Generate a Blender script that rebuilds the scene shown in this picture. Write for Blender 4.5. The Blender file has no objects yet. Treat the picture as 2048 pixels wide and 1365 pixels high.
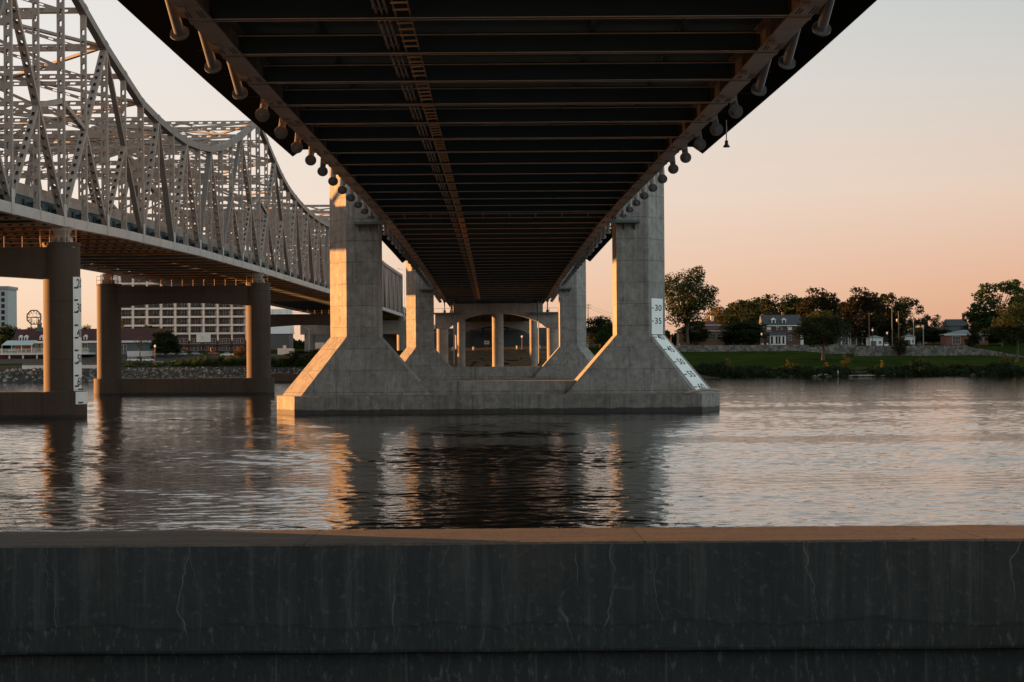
import bpy, math, random
import numpy as np
from mathutils import Vector, Matrix

# ------------------------------------------------------------------ camera, sky, sun, exposure
SC = bpy.context.scene
COL = SC.collection
F, VX, VY, EYE, ROLL = 3800.0, 990.0, 720.0, 7.15, math.radians(0.4)
cam_data = bpy.data.cameras.new('camera')
cam = bpy.data.objects.new('camera', cam_data)
COL.objects.link(cam)
cam_data.sensor_width = 36.0
cam_data.lens = F * 36.0 / 2048.0
cam_data.shift_x = (1024 - VX) / 2048.0
cam_data.shift_y = (VY - 682.5) / 2048.0
cam_data.clip_start, cam_data.clip_end = 0.3, 20000.0
cam.matrix_world = Matrix.Translation((0, 0, EYE)) @ Matrix.Rotation(ROLL, 4, 'Y') @ Matrix.Rotation(math.pi / 2, 4, 'X')
SC.camera = cam

SUN_EL = math.radians(2.7)
SUN_AZ = math.radians(64.0)          # to the left of straight ahead (+Y)
sun_dir = Vector((-math.sin(SUN_AZ) * math.cos(SUN_EL), math.cos(SUN_AZ) * math.cos(SUN_EL), math.sin(SUN_EL)))
world = bpy.data.worlds.new('World')
SC.world = world
world.use_nodes = True
wn, wl = world.node_tree.nodes, world.node_tree.links
wn.clear()
w_out = wn.new('ShaderNodeOutputWorld')
w_bg = wn.new('ShaderNodeBackground')
w_sky = wn.new('ShaderNodeTexSky')
w_sky.sky_type = 'NISHITA'
w_sky.sun_disc = False
w_sky.sun_elevation = SUN_EL
w_sky.sun_rotation = -SUN_AZ
w_sky.altitude = 0
w_sky.air_density = 1.0
w_sky.dust_density = 1.0
w_sky.ozone_density = 2.0
w_bg.inputs['Strength'].default_value = 0.10
# a hazy dusk: the clear-air sky is veiled by peach haze near the horizon, brighter towards the sun; its unseen opposite side is boosted to light shaded piers
def w_math(op, a, b=None):
    k = wn.new('ShaderNodeMath'); k.operation = op
    for i, q in enumerate((a, b)):
        if q is None: continue
        if isinstance(q, (int, float)): k.inputs[i].default_value = q
        else: wl.new(q, k.inputs[i])
    return k.outputs[0]
def w_ramp(fac, stops):
    k = wn.new('ShaderNodeValToRGB'); e = k.color_ramp.elements
    while len(e) < len(stops): e.new(.5)
    for i, (p, c) in enumerate(stops): e[i].position = p; e[i].color = (*c, 1)
    wl.new(fac, k.inputs[0]); return k.outputs[0]
def w_mix(fac, a, b, mode='MIX'):
    k = wn.new('ShaderNodeMix'); k.data_type = 'RGBA'; k.blend_type = mode; k.clamp_factor = True
    for sock, q in ((k.inputs[0], fac), (k.inputs[6], a), (k.inputs[7], b)):
        if isinstance(q, (int, float)): sock.default_value = q
        elif isinstance(q, tuple): sock.default_value = (*q, 1)
        else: wl.new(q, sock)
    return k.outputs[2]
w_co = wn.new('ShaderNodeTexCoord').outputs['Generated']
w_sep = wn.new('ShaderNodeSeparateXYZ'); wl.new(w_co, w_sep.inputs[0])
w_el = w_math('MAXIMUM', w_sep.outputs[2], 0.0)
w_dot = wn.new('ShaderNodeVectorMath'); w_dot.operation = 'DOT_PRODUCT'
wl.new(w_co, w_dot.inputs[0]); w_dot.inputs[1].default_value = (-math.sin(SUN_AZ), math.cos(SUN_AZ), 0.0)
w_side = w_math('MULTIPLY_ADD', w_dot.outputs['Value'], 0.5); w_side.node.inputs[2].default_value = 0.5     # 1 at the sun, 0 opposite
SKY_SUN = [(0.0, (.86,.58,.38)), (.03, (.90,.68,.52)), (.08, (.87,.74,.66)), (.19, (.82,.77,.74)), (.45, (.48,.51,.52)), (1.0, (.18,.23,.26))]
SKY_MID = [(0.0, (.65,.315,.20)), (.035, (.735,.41,.285)), (.085, (.755,.56,.46)), (.14, (.635,.585,.54)), (.19, (.52,.545,.535)), (.24, (.62,.60,.56)), (.32, (.64,.61,.57)), (.46, (.54,.54,.51)), (1.0, (.20,.27,.30))]
SKY_OPP = [(0.0, (1.30,1.42,1.44)), (.10, (1.7,1.86,1.88)), (.25, (1.35,1.72,1.78)), (.5, (.60,.80,.85)), (1.0, (.20,.28,.31))]  # unseen sky opposite the sun, added bright to fill shaded pier faces
c_sun, c_mid, c_opp = (w_ramp(w_el, q) for q in (SKY_SUN, SKY_MID, SKY_OPP))
w_r1 = wn.new('ShaderNodeMapRange'); w_r1.inputs[1].default_value = .58; w_r1.inputs[2].default_value = .86; wl.new(w_side, w_r1.inputs[0])
w_r2 = wn.new('ShaderNodeMapRange'); w_r2.inputs[1].default_value = .0; w_r2.inputs[2].default_value = .36; wl.new(w_side, w_r2.inputs[0])
w_haze = w_mix(w_r1.outputs[0], w_mix(w_r2.outputs[0], c_opp, c_mid), c_sun)
SKY_GAIN = 1.9
w_hz = wn.new('ShaderNodeVectorMath'); w_hz.operation = 'SCALE'; wl.new(w_haze, w_hz.inputs[0]); w_hz.inputs['Scale'].default_value = SKY_GAIN
wl.new(w_mix(.92, w_sky.outputs[0], w_hz.outputs[0]), w_bg.inputs[0])
wl.new(w_bg.outputs[0], w_out.inputs[0])

sun_data = bpy.data.lights.new('sun', 'SUN')
sun = bpy.data.objects.new('sun', sun_data)
COL.objects.link(sun)
sun_data.energy = 3.5
sun_data.angle = math.radians(0.5)
sun_data.color = (1.0, 0.43, 0.13)
sun.rotation_euler = (-sun_dir).to_track_quat('-Z', 'Y').to_euler()
sun.location = (-200, 100, 120)

SC.view_settings.view_transform = 'Standard'
SC.view_settings.look = 'None'
SC.view_settings.exposure = 2.5
SC.view_settings.gamma = 1.0
SC.cycles.use_denoising = True
SC.cycles.max_bounces = 8
SC.cycles.diffuse_bounces = 4
SC.cycles.glossy_bounces = 4
SC.cycles.sample_clamp_indirect = 30.0
SC.cycles.caustics_reflective = True
SC.cycles.blur_glossy = 1.5

# ------------------------------------------------------------------ helpers
CT, ST = math.cos(ROLL), math.sin(ROLL)
def P(x, y, Y):
    """the place, Y metres ahead, that the photograph (2048 px wide) shows at pixel x, y"""
    dx, dy = x - VX, VY - y
    return Vector(((dx * CT + dy * ST) * Y / F, Y, EYE + (-dx * ST + dy * CT) * Y / F))

def interp(tab, t):
    """smooth (Catmull-Rom) table"""
    xs = [a for a, b in tab]
    if t <= xs[0]: return tab[0][1]
    if t >= xs[-1]: return tab[-1][1]
    k = max(i for i, x in enumerate(xs) if x <= t)
    k = min(k, len(tab) - 2)
    x1, y1 = tab[k]; x2, y2 = tab[k + 1]
    m1 = (tab[k + 1][1] - tab[max(k - 1, 0)][1]) / (tab[k + 1][0] - tab[max(k - 1, 0)][0])
    kk = min(k + 2, len(tab) - 1)
    m2 = (tab[kk][1] - tab[k][1]) / (tab[kk][0] - tab[k][0])
    h = x2 - x1; s = (t - x1) / h
    return (2*s**3 - 3*s**2 + 1)*y1 + (s**3 - 2*s**2 + s)*h*m1 + (-2*s**3 + 3*s**2)*y2 + (s**3 - s**2)*h*m2

def lin(tab, t):
    return float(np.interp(t, [a for a, b in tab], [b for a, b in tab]))

def thing(name, label, cat, loc=(0, 0, 0), group=None, rz=0):
    o = bpy.data.objects.new(name, None)
    COL.objects.link(o)
    o.empty_display_size = 0.5
    o.location = loc
    o.rotation_euler = (0, 0, rz)
    tag(o, label, cat, group)
    return o

def tag(o, label=None, cat=None, group=None, kind=None):
    if label: o['label'] = label
    if cat: o['category'] = cat
    if group: o['group'] = group
    if kind: o['kind'] = kind
    return o

def origin_of(o):
    v = Vector((0, 0, 0))
    while o is not None:
        v += Vector(o.location); o = o.parent
    return v

def copy_tree(o, parent=None):
    c = o.copy(); COL.objects.link(c)
    if parent is not None: c.parent = parent
    for ch in [q for q in bpy.data.objects if q.parent == o]:
        copy_tree(ch, c)
    return c

class MB:
    """collects shapes, then links them as ONE mesh object"""
    def __init__(s): s.v = []; s.f = []; s.smooth = set()
    def add(s, vs, fs, smooth=False):
        b = len(s.v)
        s.v += [tuple(v) for v in vs]
        for f in fs:
            if smooth: s.smooth.add(len(s.f))
            s.f.append(tuple(i + b for i in f))
        return s
    def box(s, x0, x1, y0, y1, z0, z1):
        return s.add([(x0,y0,z0),(x1,y0,z0),(x1,y1,z0),(x0,y1,z0),(x0,y0,z1),(x1,y0,z1),(x1,y1,z1),(x0,y1,z1)],
                     [(0,3,2,1),(4,5,6,7),(0,1,5,4),(1,2,6,5),(2,3,7,6),(3,0,4,7)])
    def prism(s, poly, z0, z1, poly1=None):
        n = len(poly); p1 = poly1 or poly
        vs = [(x, y, z0) for x, y in poly] + [(x, y, z1) for x, y in p1]
        fs = [tuple(reversed(range(n))), tuple(range(n, 2*n))] + [(i, (i+1) % n, n + (i+1) % n, n + i) for i in range(n)]
        return s.add(vs, fs)
    def extrude(s, prof, origin, u, v, w, length):
        """a profile (in the plane u, v at origin) pushed along w"""
        u, v, w, o = Vector(u), Vector(v), Vector(w), Vector(origin)
        n = len(prof)
        a = [o + u*p + v*q for p, q in prof]
        vs = a + [p + w*length for p in a]
        fs = [tuple(reversed(range(n))), tuple(range(n, 2*n))] + [(i, (i+1) % n, n + (i+1) % n, n + i) for i in range(n)]
        return s.add(vs, fs)
    def beam(s, p0, p1, w, d, n=(1, 0, 0)):
        """a bar of width w (in plane) and depth d along n"""
        p0, p1 = Vector(p0), Vector(p1)
        a = (p1 - p0).normalized(); n = Vector(n)
        n = (n - a*n.dot(a)).normalized(); t = a.cross(n)
        vs = [p + t*(sx*w/2) + n*(sy*d/2) for p in (p0, p1) for sx, sy in ((-1,-1),(1,-1),(1,1),(-1,1))]
        return s.add(vs, [(0,1,2,3),(7,6,5,4),(0,4,5,1),(1,5,6,2),(2,6,7,3),(3,7,4,0)])
    def tube(s, p0, p1, r0, r1=None, n=12, caps=True):
        p0, p1 = Vector(p0), Vector(p1); r1 = r0 if r1 is None else r1
        a = (p1 - p0).normalized()
        t = a.orthogonal().normalized(); b = a.cross(t)
        vs = []
        for p, r in ((p0, r0), (p1, r1)):
            for i in range(n):
                an = 2*math.pi*i/n
                vs.append(p + t*(math.cos(an)*r) + b*(math.sin(an)*r))
        s.add(vs, [(i, (i+1) % n, n + (i+1) % n, n + i) for i in range(n)], smooth=True)
        if caps:
            s.add(vs, [tuple(reversed(range(n))), tuple(range(n, 2*n))])
        return s
    def path(s, pts, rs, n=8):
        for i in range(len(pts) - 1):
            s.tube(pts[i], pts[i+1], rs[i], rs[i+1], n)
        return s
    def perf(s, p0, p1, w, d, n=(1, 0, 0), pitch=1.55, end=1.0, hw=0.22, hl=0.37, solid=False):
        """a built-up box member: two plain side plates and two cover plates with oval access holes"""
        p0, p1 = Vector(p0), Vector(p1)
        L = (p1 - p0).length
        a = (p1 - p0) / L; n = Vector(n)
        n = (n - a*n.dot(a)).normalized(); t = a.cross(n)
        if solid or L < 2*end + pitch:
            return s.beam(p0, p1, w, d, n)
        k = max(1, int((L - 2*end) / pitch)); end = (L - k*pitch)/2
        W = w/2; c = min(hw, hl)*0.55
        inner = [(hw,-hl+c),(hw,hl-c),(hw-c,hl),(-hw+c,hl),(-hw,hl-c),(-hw,-hl+c),(-hw+c,-hl),(hw-c,-hl)]
        l = pitch/2
        outer = [(W,-l),(W,l),(-W,l),(-W,-l)]
        rim = [(8,9,1,0),(9,2,1),(9,10,3,2),(10,4,3),(10,11,5,4),(11,6,5),(11,8,7,6),(8,0,7)]
        for sd in (-1, 1):
            o = n*(sd*d/2)
            for j in range(k):
                m = p0 + a*(end + (j + .5)*pitch) + o
                s.add([m + t*x + a*y for x, y in inner] + [m + t*x + a*y for x, y in outer], rim)
            for q0, q1 in ((0, end), (L - end, L)):
                s.add([p0 + a*q + t*x + o for q, x in ((q0,-W),(q0,W),(q1,W),(q1,-W))], [(0,1,2,3)])
        for sd in (-1, 1):
            for in_ in (0, 0.05):
                s.add([p0 + a*q + t*(sd*(W - in_)) + n*y for q, y in ((0,-d/2),(0,d/2),(L,d/2),(L,-d/2))], [(0,1,2,3)])
        return s
    def lathe(s, prof, c, n=24, axis='Z', smooth=True):
        """(r, h) profile turned about an axis through c"""
        c = Vector(c); vs = []
        for r, h in prof:
            for i in range(n):
                an = 2*math.pi*i/n; x, y = r*math.cos(an), r*math.sin(an)
                vs.append(c + (Vector((x, y, h)) if axis == 'Z' else Vector((x, h, y)) if axis == 'Y' else Vector((h, x, y))))
        fs = [(j*n + i, j*n + (i+1) % n, (j+1)*n + (i+1) % n, (j+1)*n + i) for j in range(len(prof)-1) for i in range(n)]
        s.add(vs, fs, smooth)
        return s
    def build(s, name, m, parent=None, local=False, label=None, bevel=0):
        me = bpy.data.meshes.new(name)
        o = bpy.data.objects.new(name, me)
        COL.objects.link(o)
        off = (0, 0, 0)
        if parent is not None:
            o.parent = parent
            if not local: off = origin_of(parent)
        vs = np.array(s.v, dtype=float) - np.array(off)
        me.from_pydata(vs.tolist(), [], s.f)
        if s.smooth:
            arr = np.zeros(len(s.f), dtype=bool); arr[list(s.smooth)] = True
            me.polygons.foreach_set('use_smooth', arr)
        me.materials.append(m)
        me.update()
        if label: o['label'] = label
        if bevel:
            b = o.modifiers.new('bevel', 'BEVEL'); b.width = bevel; b.segments = 2; b.limit_method = 'ANGLE'
        return o

def text_shape(body, size=1.0):
    """vertices and faces of a word, flat in x, y and centred"""
    cu = bpy.data.curves.new('lettering', 'FONT')
    cu.body = body; cu.size = size; cu.align_x = 'CENTER'; cu.align_y = 'CENTER'; cu.resolution_u = 3
    cu.offset = 0.012*size
    ob = bpy.data.objects.new('lettering', cu)
    me = bpy.data.meshes.new_from_object(ob)
    vs = [tuple(v.co) for v in me.vertices]; fs = [tuple(p.vertices) for p in me.polygons]
    bpy.data.objects.remove(ob); bpy.data.curves.remove(cu); bpy.data.meshes.remove(me)
    return vs, fs

# ------------------------------------------------------------------ materials
class NT:
    def __init__(s, name):
        s.m = bpy.data.materials.new(name); s.m.use_nodes = True
        s.t = s.m.node_tree; s.n = s.t.nodes; s.l = s.t.links
        s.b = s.n['Principled BSDF']; s.out = s.n['Material Output']
        s.co = s.n.new('ShaderNodeTexCoord').outputs['Object']
    def link(s, a, b): s.l.new(a, b)
    def mapping(s, scale=(1,1,1), loc=(0,0,0), co=None):
        k = s.n.new('ShaderNodeMapping'); k.inputs['Scale'].default_value = scale; k.inputs['Location'].default_value = loc
        s.link(co or s.co, k.inputs['Vector']); return k.outputs[0]
    def noise(s, scale, detail=4, rough=.55, vec=None, dist=0):
        k = s.n.new('ShaderNodeTexNoise'); k.inputs['Scale'].default_value = scale
        k.inputs['Detail'].default_value = detail; k.inputs['Roughness'].default_value = rough; k.inputs['Distortion'].default_value = dist
        s.link(vec or s.co, k.inputs['Vector']); return k.outputs['Fac']
    def ramp(s, fac, stops):
        k = s.n.new('ShaderNodeValToRGB'); e = k.color_ramp.elements
        while len(e) < len(stops): e.new(.5)
        for i, (p, c) in enumerate(stops):
            e[i].position = p; e[i].color = c if len(c) == 4 else (*c, 1)
        s.link(fac, k.inputs[0]); return k.outputs[0]
    def math(s, op, a, b=None, c=None):
        k = s.n.new('ShaderNodeMath'); k.operation = op
        for i, q in enumerate((a, b, c)):
            if q is None: continue
            if isinstance(q, (int, float)): k.inputs[i].default_value = q
            else: s.link(q, k.inputs[i])
        return k.outputs[0]
    def mix(s, fac, a, b, mode='MIX'):
        k = s.n.new('ShaderNodeMix'); k.data_type = 'RGBA'; k.blend_type = mode
        for sock, q in ((k.inputs[0], fac), (k.inputs[6], a), (k.inputs[7], b)):
            if isinstance(q, (int, float)): sock.default_value = q
            elif isinstance(q, tuple): sock.default_value = q if len(q) == 4 else (*q, 1)
            else: s.link(q, sock)
        return k.outputs[2]
    def xyz(s, co=None):
        k = s.n.new('ShaderNodeSeparateXYZ'); s.link(co or s.co, k.inputs[0]); return k.outputs
    def bump(s, h, strength=.5, dist=.02, normal=None):
        k = s.n.new('ShaderNodeBump'); k.inputs['Strength'].default_value = strength; k.inputs['Distance'].default_value = dist
        s.link(h, k.inputs['Height'])
        if normal is not None: s.link(normal, k.inputs['Normal'])
        return k.outputs[0]
    def base(s, c): s.link(c, s.b.inputs['Base Color'])
    def set(s, **k):
        for a, v in k.items(): s.b.inputs[a.replace('_', ' ')].default_value = v
        return s

def g3(v): return (v, v, v)
def sc3(c, k): return tuple(min(1, a*k) for a in c)

def paint(name, col, rough=.5, var=.15, scale=1.2, metallic=0, rust=0.0, spec=.5):
    t = NT(name)
    f = t.noise(scale, 5)
    c = t.ramp(f, [(.3, sc3(col, 1 - var)), (.7, sc3(col, 1 + var))])
    if rust:
        r = t.noise(scale*1.7, 6, .65, t.mapping((1, 1, .35)))
        c = t.mix(t.math('MULTIPLY', t.ramp(r, [(.56, g3(0)), (.72, g3(1))]), rust), c, (.13, .06, .03))
    t.base(c); t.set(Roughness=rough, Metallic=metallic)
    t.b.inputs['Specular IOR Level'].default_value = spec
    t.link(t.bump(t.noise(scale*8, 3), .15, .01), t.b.inputs['Normal'])
    return t.m

def concrete(name, col, joint=(2.44, 1.83), streak=.35, blotch=.3, joint_dark=.45, rough=.85, panels=.12, pits=.5, tide=None, axis=(1, .0)):
    """board-formed concrete: form panels of slightly different tone, joints, runs of rain dirt, blotches and bug holes"""
    t = NT(name)
    x, y, z = t.xyz()
    u = t.math('ADD', t.math('MULTIPLY', x, axis[0]), t.math('MULTIPLY', y, axis[1]))
    zi = t.math('DIVIDE', z, joint[1]); row = t.math('FLOOR', zi)
    shift = t.math('MULTIPLY', t.math('FRACT', t.math('MULTIPLY', row, .377)), joint[0])
    ui = t.math('DIVIDE', t.math('ADD', u, shift), joint[0])
    wobble = t.math('MULTIPLY', t.noise(3.0, 3), .02)
    jz = t.math('LESS_THAN', t.math('FRACT', t.math('ADD', zi, wobble)), .035)
    jx = t.math('LESS_THAN', t.math('FRACT', t.math('ADD', ui, wobble)), .022)
    wn_ = t.n.new('ShaderNodeTexWhiteNoise'); wn_.noise_dimensions = '2D'
    cb = t.n.new('ShaderNodeCombineXYZ'); t.link(row, cb.inputs[0]); t.link(t.math('FLOOR', ui), cb.inputs[1])
    t.link(cb.outputs[0], wn_.inputs['Vector'])
    big = t.noise(.18, 6, .62)
    mid = t.noise(.9, 8, .7, dist=.4)
    fine = t.noise(9, 4, .6)
    st = t.noise(1.0, 6, .65, t.mapping((1.6, 1.6, .07)))
    c = t.mix(t.ramp(mid, [(.3, g3(0)), (.72, g3(1))]), sc3(col, 1 - blotch), sc3(col, 1 + blotch*.6))
    c = t.mix(t.math('MULTIPLY', t.ramp(big, [(.4, g3(0)), (.68, g3(1))]), .55), c, sc3(col, .62))
    c = t.mix(t.math('MULTIPLY', t.ramp(st, [(.5, g3(0)), (.74, g3(1))]), streak), c, sc3(col, .30))
    c = t.mix(t.math('MULTIPLY', t.ramp(t.noise(.8, 6, .6, t.mapping((2.2, 2.2, .09), (7, 3, 1))), [(.58, g3(0)), (.75, g3(1))]), streak*.8), c, sc3(col, 1.5))
    pv = t.math('ADD', t.math('MULTIPLY', wn_.outputs['Value'], panels*2), 1 - panels)
    c = t.mix(1.0, c, pv, 'MULTIPLY')
    c = t.mix(t.math('MULTIPLY', t.ramp(fine, [(.62, g3(0)), (.74, g3(1))]), .35), c, sc3(col, .45))
    jn = t.math('MAXIMUM', jz, t.math('MULTIPLY', jx, t.math('GREATER_THAN', t.noise(.35, 2), .47)))
    c = t.mix(t.math('MULTIPLY', t.math('MULTIPLY', jn, t.ramp(t.noise(1.3, 3), [(.35, g3(.2)), (.65, g3(1))])), joint_dark), c, sc3(col, .22))
    pit = t.noise(3.2, 2, .4, dist=.2)
    c = t.mix(t.math('MULTIPLY', t.ramp(pit, [(.74, g3(0)), (.78, g3(1))]), pits), c, sc3(col, .2))
    if tide is not None:
        k = t.ramp(t.math('SUBTRACT', z, t.math('ADD', t.math('MULTIPLY', t.noise(.5, 4), .5), tide)), [(0, g3(1)), (.12, g3(0))])
        c = t.mix(t.math('MULTIPLY', k, .85), c, (.012, .012, .010))
    t.base(c); t.set(Roughness=rough)
    h = t.math('SUBTRACT', t.math('ADD', t.math('MULTIPLY', fine, .3), t.math('MULTIPLY', mid, .7)), t.math('MULTIPLY', jn, .5))
    t.link(t.bump(h, .5, .03), t.b.inputs['Normal'])
    return t.m

def leaf_mat(name, dark, light, trans=.35):
    t = NT(name)
    gi = t.n.new('ShaderNodeNewGeometry')
    oi = t.n.new('ShaderNodeObjectInfo')
    f = t.math('ADD', t.math('MULTIPLY', gi.outputs['Random Per Island'], .6), t.math('MULTIPLY', t.noise(.35, 3), .5))
    c = t.ramp(f, [(.25, dark), (.8, light)])
    hs = t.n.new('ShaderNodeHueSaturation')
    t.link(t.math('ADD', t.math('MULTIPLY', oi.outputs['Random'], .05), .475), hs.inputs['Hue'])
    t.link(t.math('ADD', t.math('MULTIPLY', oi.outputs['Random'], .5), .75), hs.inputs['Value'])
    t.link(c, hs.inputs['Color'])
    c = hs.outputs[0]
    t.base(c); t.set(Roughness=.7); t.b.inputs['Specular IOR Level'].default_value = .15
    tr = t.n.new('ShaderNodeBsdfTranslucent'); t.link(c, tr.inputs['Color'])
    mx = t.n.new('ShaderNodeMixShader'); mx.inputs[0].default_value = trans
    t.link(t.b.outputs[0], mx.inputs[1]); t.link(tr.outputs[0], mx.inputs[2]); t.link(mx.outputs[0], t.out.inputs[0])
    return t.m

M = {}
M['pier'] = concrete('pier_concrete', (.255, .24, .22), joint=(4.9, 2.9), streak=.75, blotch=.5, joint_dark=.85, panels=.07, pits=.8, tide=.35, axis=(1, .35))
M['strut'] = concrete('wall_concrete', (.034, .043, .046), joint=(5.2, 2.6), streak=.45, blotch=.35, joint_dark=.3, panels=.05)
def stained_wall():
    t = NT('stained_wall_concrete')
    x, y, z = t.xyz()
    def crack(period, off, amp, width, seed, keep):
        n1 = t.noise(.9, 4, .5, t.mapping((.3, .3, .75), (seed, seed*2, 0)))
        u = t.math('ADD', t.math('ADD', x, off), t.math('MULTIPLY', t.math('SUBTRACT', n1, .5), amp))
        d = t.math('ABSOLUTE', t.math('SUBTRACT', t.math('FRACT', t.math('DIVIDE', u, period)), .5))
        wv = t.math('MULTIPLY', t.noise(2.2, 4, .6, t.mapping((1, 1, 1), (0, 0, seed))), width/period*2)
        k = t.math('LESS_THAN', d, wv)
        return t.math('MULTIPLY', k, t.ramp(t.noise(.55, 4, .6, t.mapping((.8, 1, 1.6), (seed*3, 1, seed))), [(keep, g3(0)), (keep + .12, g3(1))]))
    blot = t.noise(.55, 8, .68, dist=.5)
    fine = t.noise(7, 6, .7)
    st1 = t.noise(1.0, 5, .65, t.mapping((2.6, 1, .16)))
    st2 = t.noise(1.0, 6, .7, t.mapping((5.5, 1, .30), (4, 0, 9)))
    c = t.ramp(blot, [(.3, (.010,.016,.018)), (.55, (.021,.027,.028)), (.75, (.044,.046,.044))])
    c = t.mix(t.math('MULTIPLY', t.ramp(st1, [(.44, g3(0)), (.62, g3(1))]), .8), c, (.011,.015,.017))
    c = t.mix(t.math('MULTIPLY', t.ramp(st2, [(.50, g3(0)), (.70, g3(1))]), .5), c, (.085,.09,.087))
    c = t.mix(t.math('MULTIPLY', t.ramp(t.noise(.33, 4, .6, t.mapping((1,1,.8),(5,0,2))), [(.52, g3(0)), (.7, g3(1))]), .5), c, (.055,.042,.034))
    c = t.mix(t.math('MULTIPLY', t.ramp(fine, [(.55, g3(0)), (.72, g3(1))]), .45), c, (.10,.105,.10))
    for cr in ((3.7, .4, 1.3, .012, 1.0, .44), (5.3, 1.7, 1.7, .022, 5.0, .47), (2.3, .2, 1.1, .008, 9.0, .48), (1.37, .9, .8, .005, 14.0, .47)):
        c = t.mix(t.math('MULTIPLY', crack(*cr), .40), c, (.16,.165,.155))
    # crust of dirt and lime in a ragged band above the lip
    edge = t.math('SUBTRACT', t.math('ADD', t.math('MULTIPLY', t.noise(.45, 5, .6, t.mapping((1,1,0))), .9), 1.98), z)
    band = t.ramp(t.math('ADD', t.math('MULTIPLY', edge, 6), .0), [(.0, g3(0)), (.35, g3(1))])
    c = t.mix(t.math('MULTIPLY', band, .55), c, (.013,.017,.018))
    lime = t.math('MULTIPLY', band, t.ramp(t.noise(4.5, 7, .75, t.mapping((2.2,1,.7))), [(.55, g3(0)), (.68, g3(1))]))
    c = t.mix(t.math('MULTIPLY', lime, .5), c, (.14,.16,.155))
    # the top: low sunlight put into a paler, browner colour
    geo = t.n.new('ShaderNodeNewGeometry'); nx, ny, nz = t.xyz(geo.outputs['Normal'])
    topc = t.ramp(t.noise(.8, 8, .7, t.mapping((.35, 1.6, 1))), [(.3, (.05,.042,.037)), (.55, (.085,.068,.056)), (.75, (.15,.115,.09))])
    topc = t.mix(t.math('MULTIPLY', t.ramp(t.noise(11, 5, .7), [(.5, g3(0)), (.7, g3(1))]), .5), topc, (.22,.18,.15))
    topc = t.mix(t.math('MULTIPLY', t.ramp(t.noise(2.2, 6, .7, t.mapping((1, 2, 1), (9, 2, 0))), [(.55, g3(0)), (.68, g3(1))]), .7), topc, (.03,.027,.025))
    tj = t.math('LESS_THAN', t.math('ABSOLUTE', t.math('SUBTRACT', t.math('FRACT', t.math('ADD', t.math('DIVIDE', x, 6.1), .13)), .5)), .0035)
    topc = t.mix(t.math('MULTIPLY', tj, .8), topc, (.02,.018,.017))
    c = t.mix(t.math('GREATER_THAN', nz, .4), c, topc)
    # form joints and tie holes of the recessed footing under the lip
    below = t.math('LESS_THAN', z, 1.9)
    jx = t.math('LESS_THAN', t.math('ABSOLUTE', t.math('SUBTRACT', t.math('FRACT', t.math('ADD', t.math('DIVIDE', x, 2.35), .37)), .5)), .008)
    c = t.mix(t.math('MULTIPLY', t.math('MULTIPLY', jx, below), .7), c, (.06,.066,.066))
    t.base(c); t.set(Roughness=.8)
    h = t.math('ADD', t.math('ADD', t.math('MULTIPLY', fine, .35), t.math('MULTIPLY', blot, .8)), t.math('MULTIPLY', band, -.3))
    t.link(t.bump(h, .7, .06), t.b.inputs['Normal'])
    return t.m
M['cap'] = concrete('pile_cap_concrete', (.215, .195, .175), joint=(6, 2.6), streak=.85, blotch=.6, joint_dark=.8, panels=.12, pits=.8, tide=.4, axis=(1, .35))
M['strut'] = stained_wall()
M['old_pier'] = concrete('old_pier_concrete', (.066, .041, .027), joint=(9, 7.5), streak=.5, blotch=.2, joint_dark=.4, panels=.04, tide=.15, pits=.2)
M['bent'] = concrete('bent_concrete', (.28, .245, .215), joint=(3.6, 3.0), streak=.3, tide=None)
M['steel'] = paint('truss_paint', (.235, .205, .18), .55, .14, .6, rust=.35)
M['chord'] = paint('chord_paint', (.38, .365, .35), .5, .1, .5, rust=.35)
M['steel_dark'] = paint('truss_plate_paint', (.13, .122, .115), .5, .14, .5, rust=.3)
M['floor_steel'] = paint('floor_steel_paint', (.30, .20, .12), .5, .2, .8, rust=.4)
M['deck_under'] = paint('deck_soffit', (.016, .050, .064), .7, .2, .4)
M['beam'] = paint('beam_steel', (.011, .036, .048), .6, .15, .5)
M['girder'] = paint('weathered_girder_steel', (.21, .15, .11), .5, .25, .9)
M['fairing'] = paint('fairing_panel', (.006, .008, .009), .9, .2, 1.0, spec=.05)
M['tube'] = paint('anchor_tube_paint', (.13, .128, .125), .35, .1, 1.5)
M['strut_orange'] = paint('bottom_strut_lit_orange', (.30, .16, .07), .5, .2, .8, rust=.3)  # orange of water-reflected sunlight put into the strut colour
M['flange'] = paint('lit_flange_edge', (.72, .53, .39), .4, .2, .8)  # pale orange puts caught light into the flange edges
M['rail'] = paint('galvanised_rail', (.22, .22, .22), .5, .1, 3)
M['green_steel'] = paint('platform_paint', (.06, .09, .09), .5, .2, 2)
M['white_paint'] = paint('white_board', (.72, .74, .72), .6, .05, .8, rust=.08)
M['black'] = paint('black_lettering', (.015, .015, .016), .6, .1, 3)
M['rung'] = paint('tray_rung', (.60, .28, .10), .45, .2, 2)  # sunlight reflected off the river is put into this orange
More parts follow.
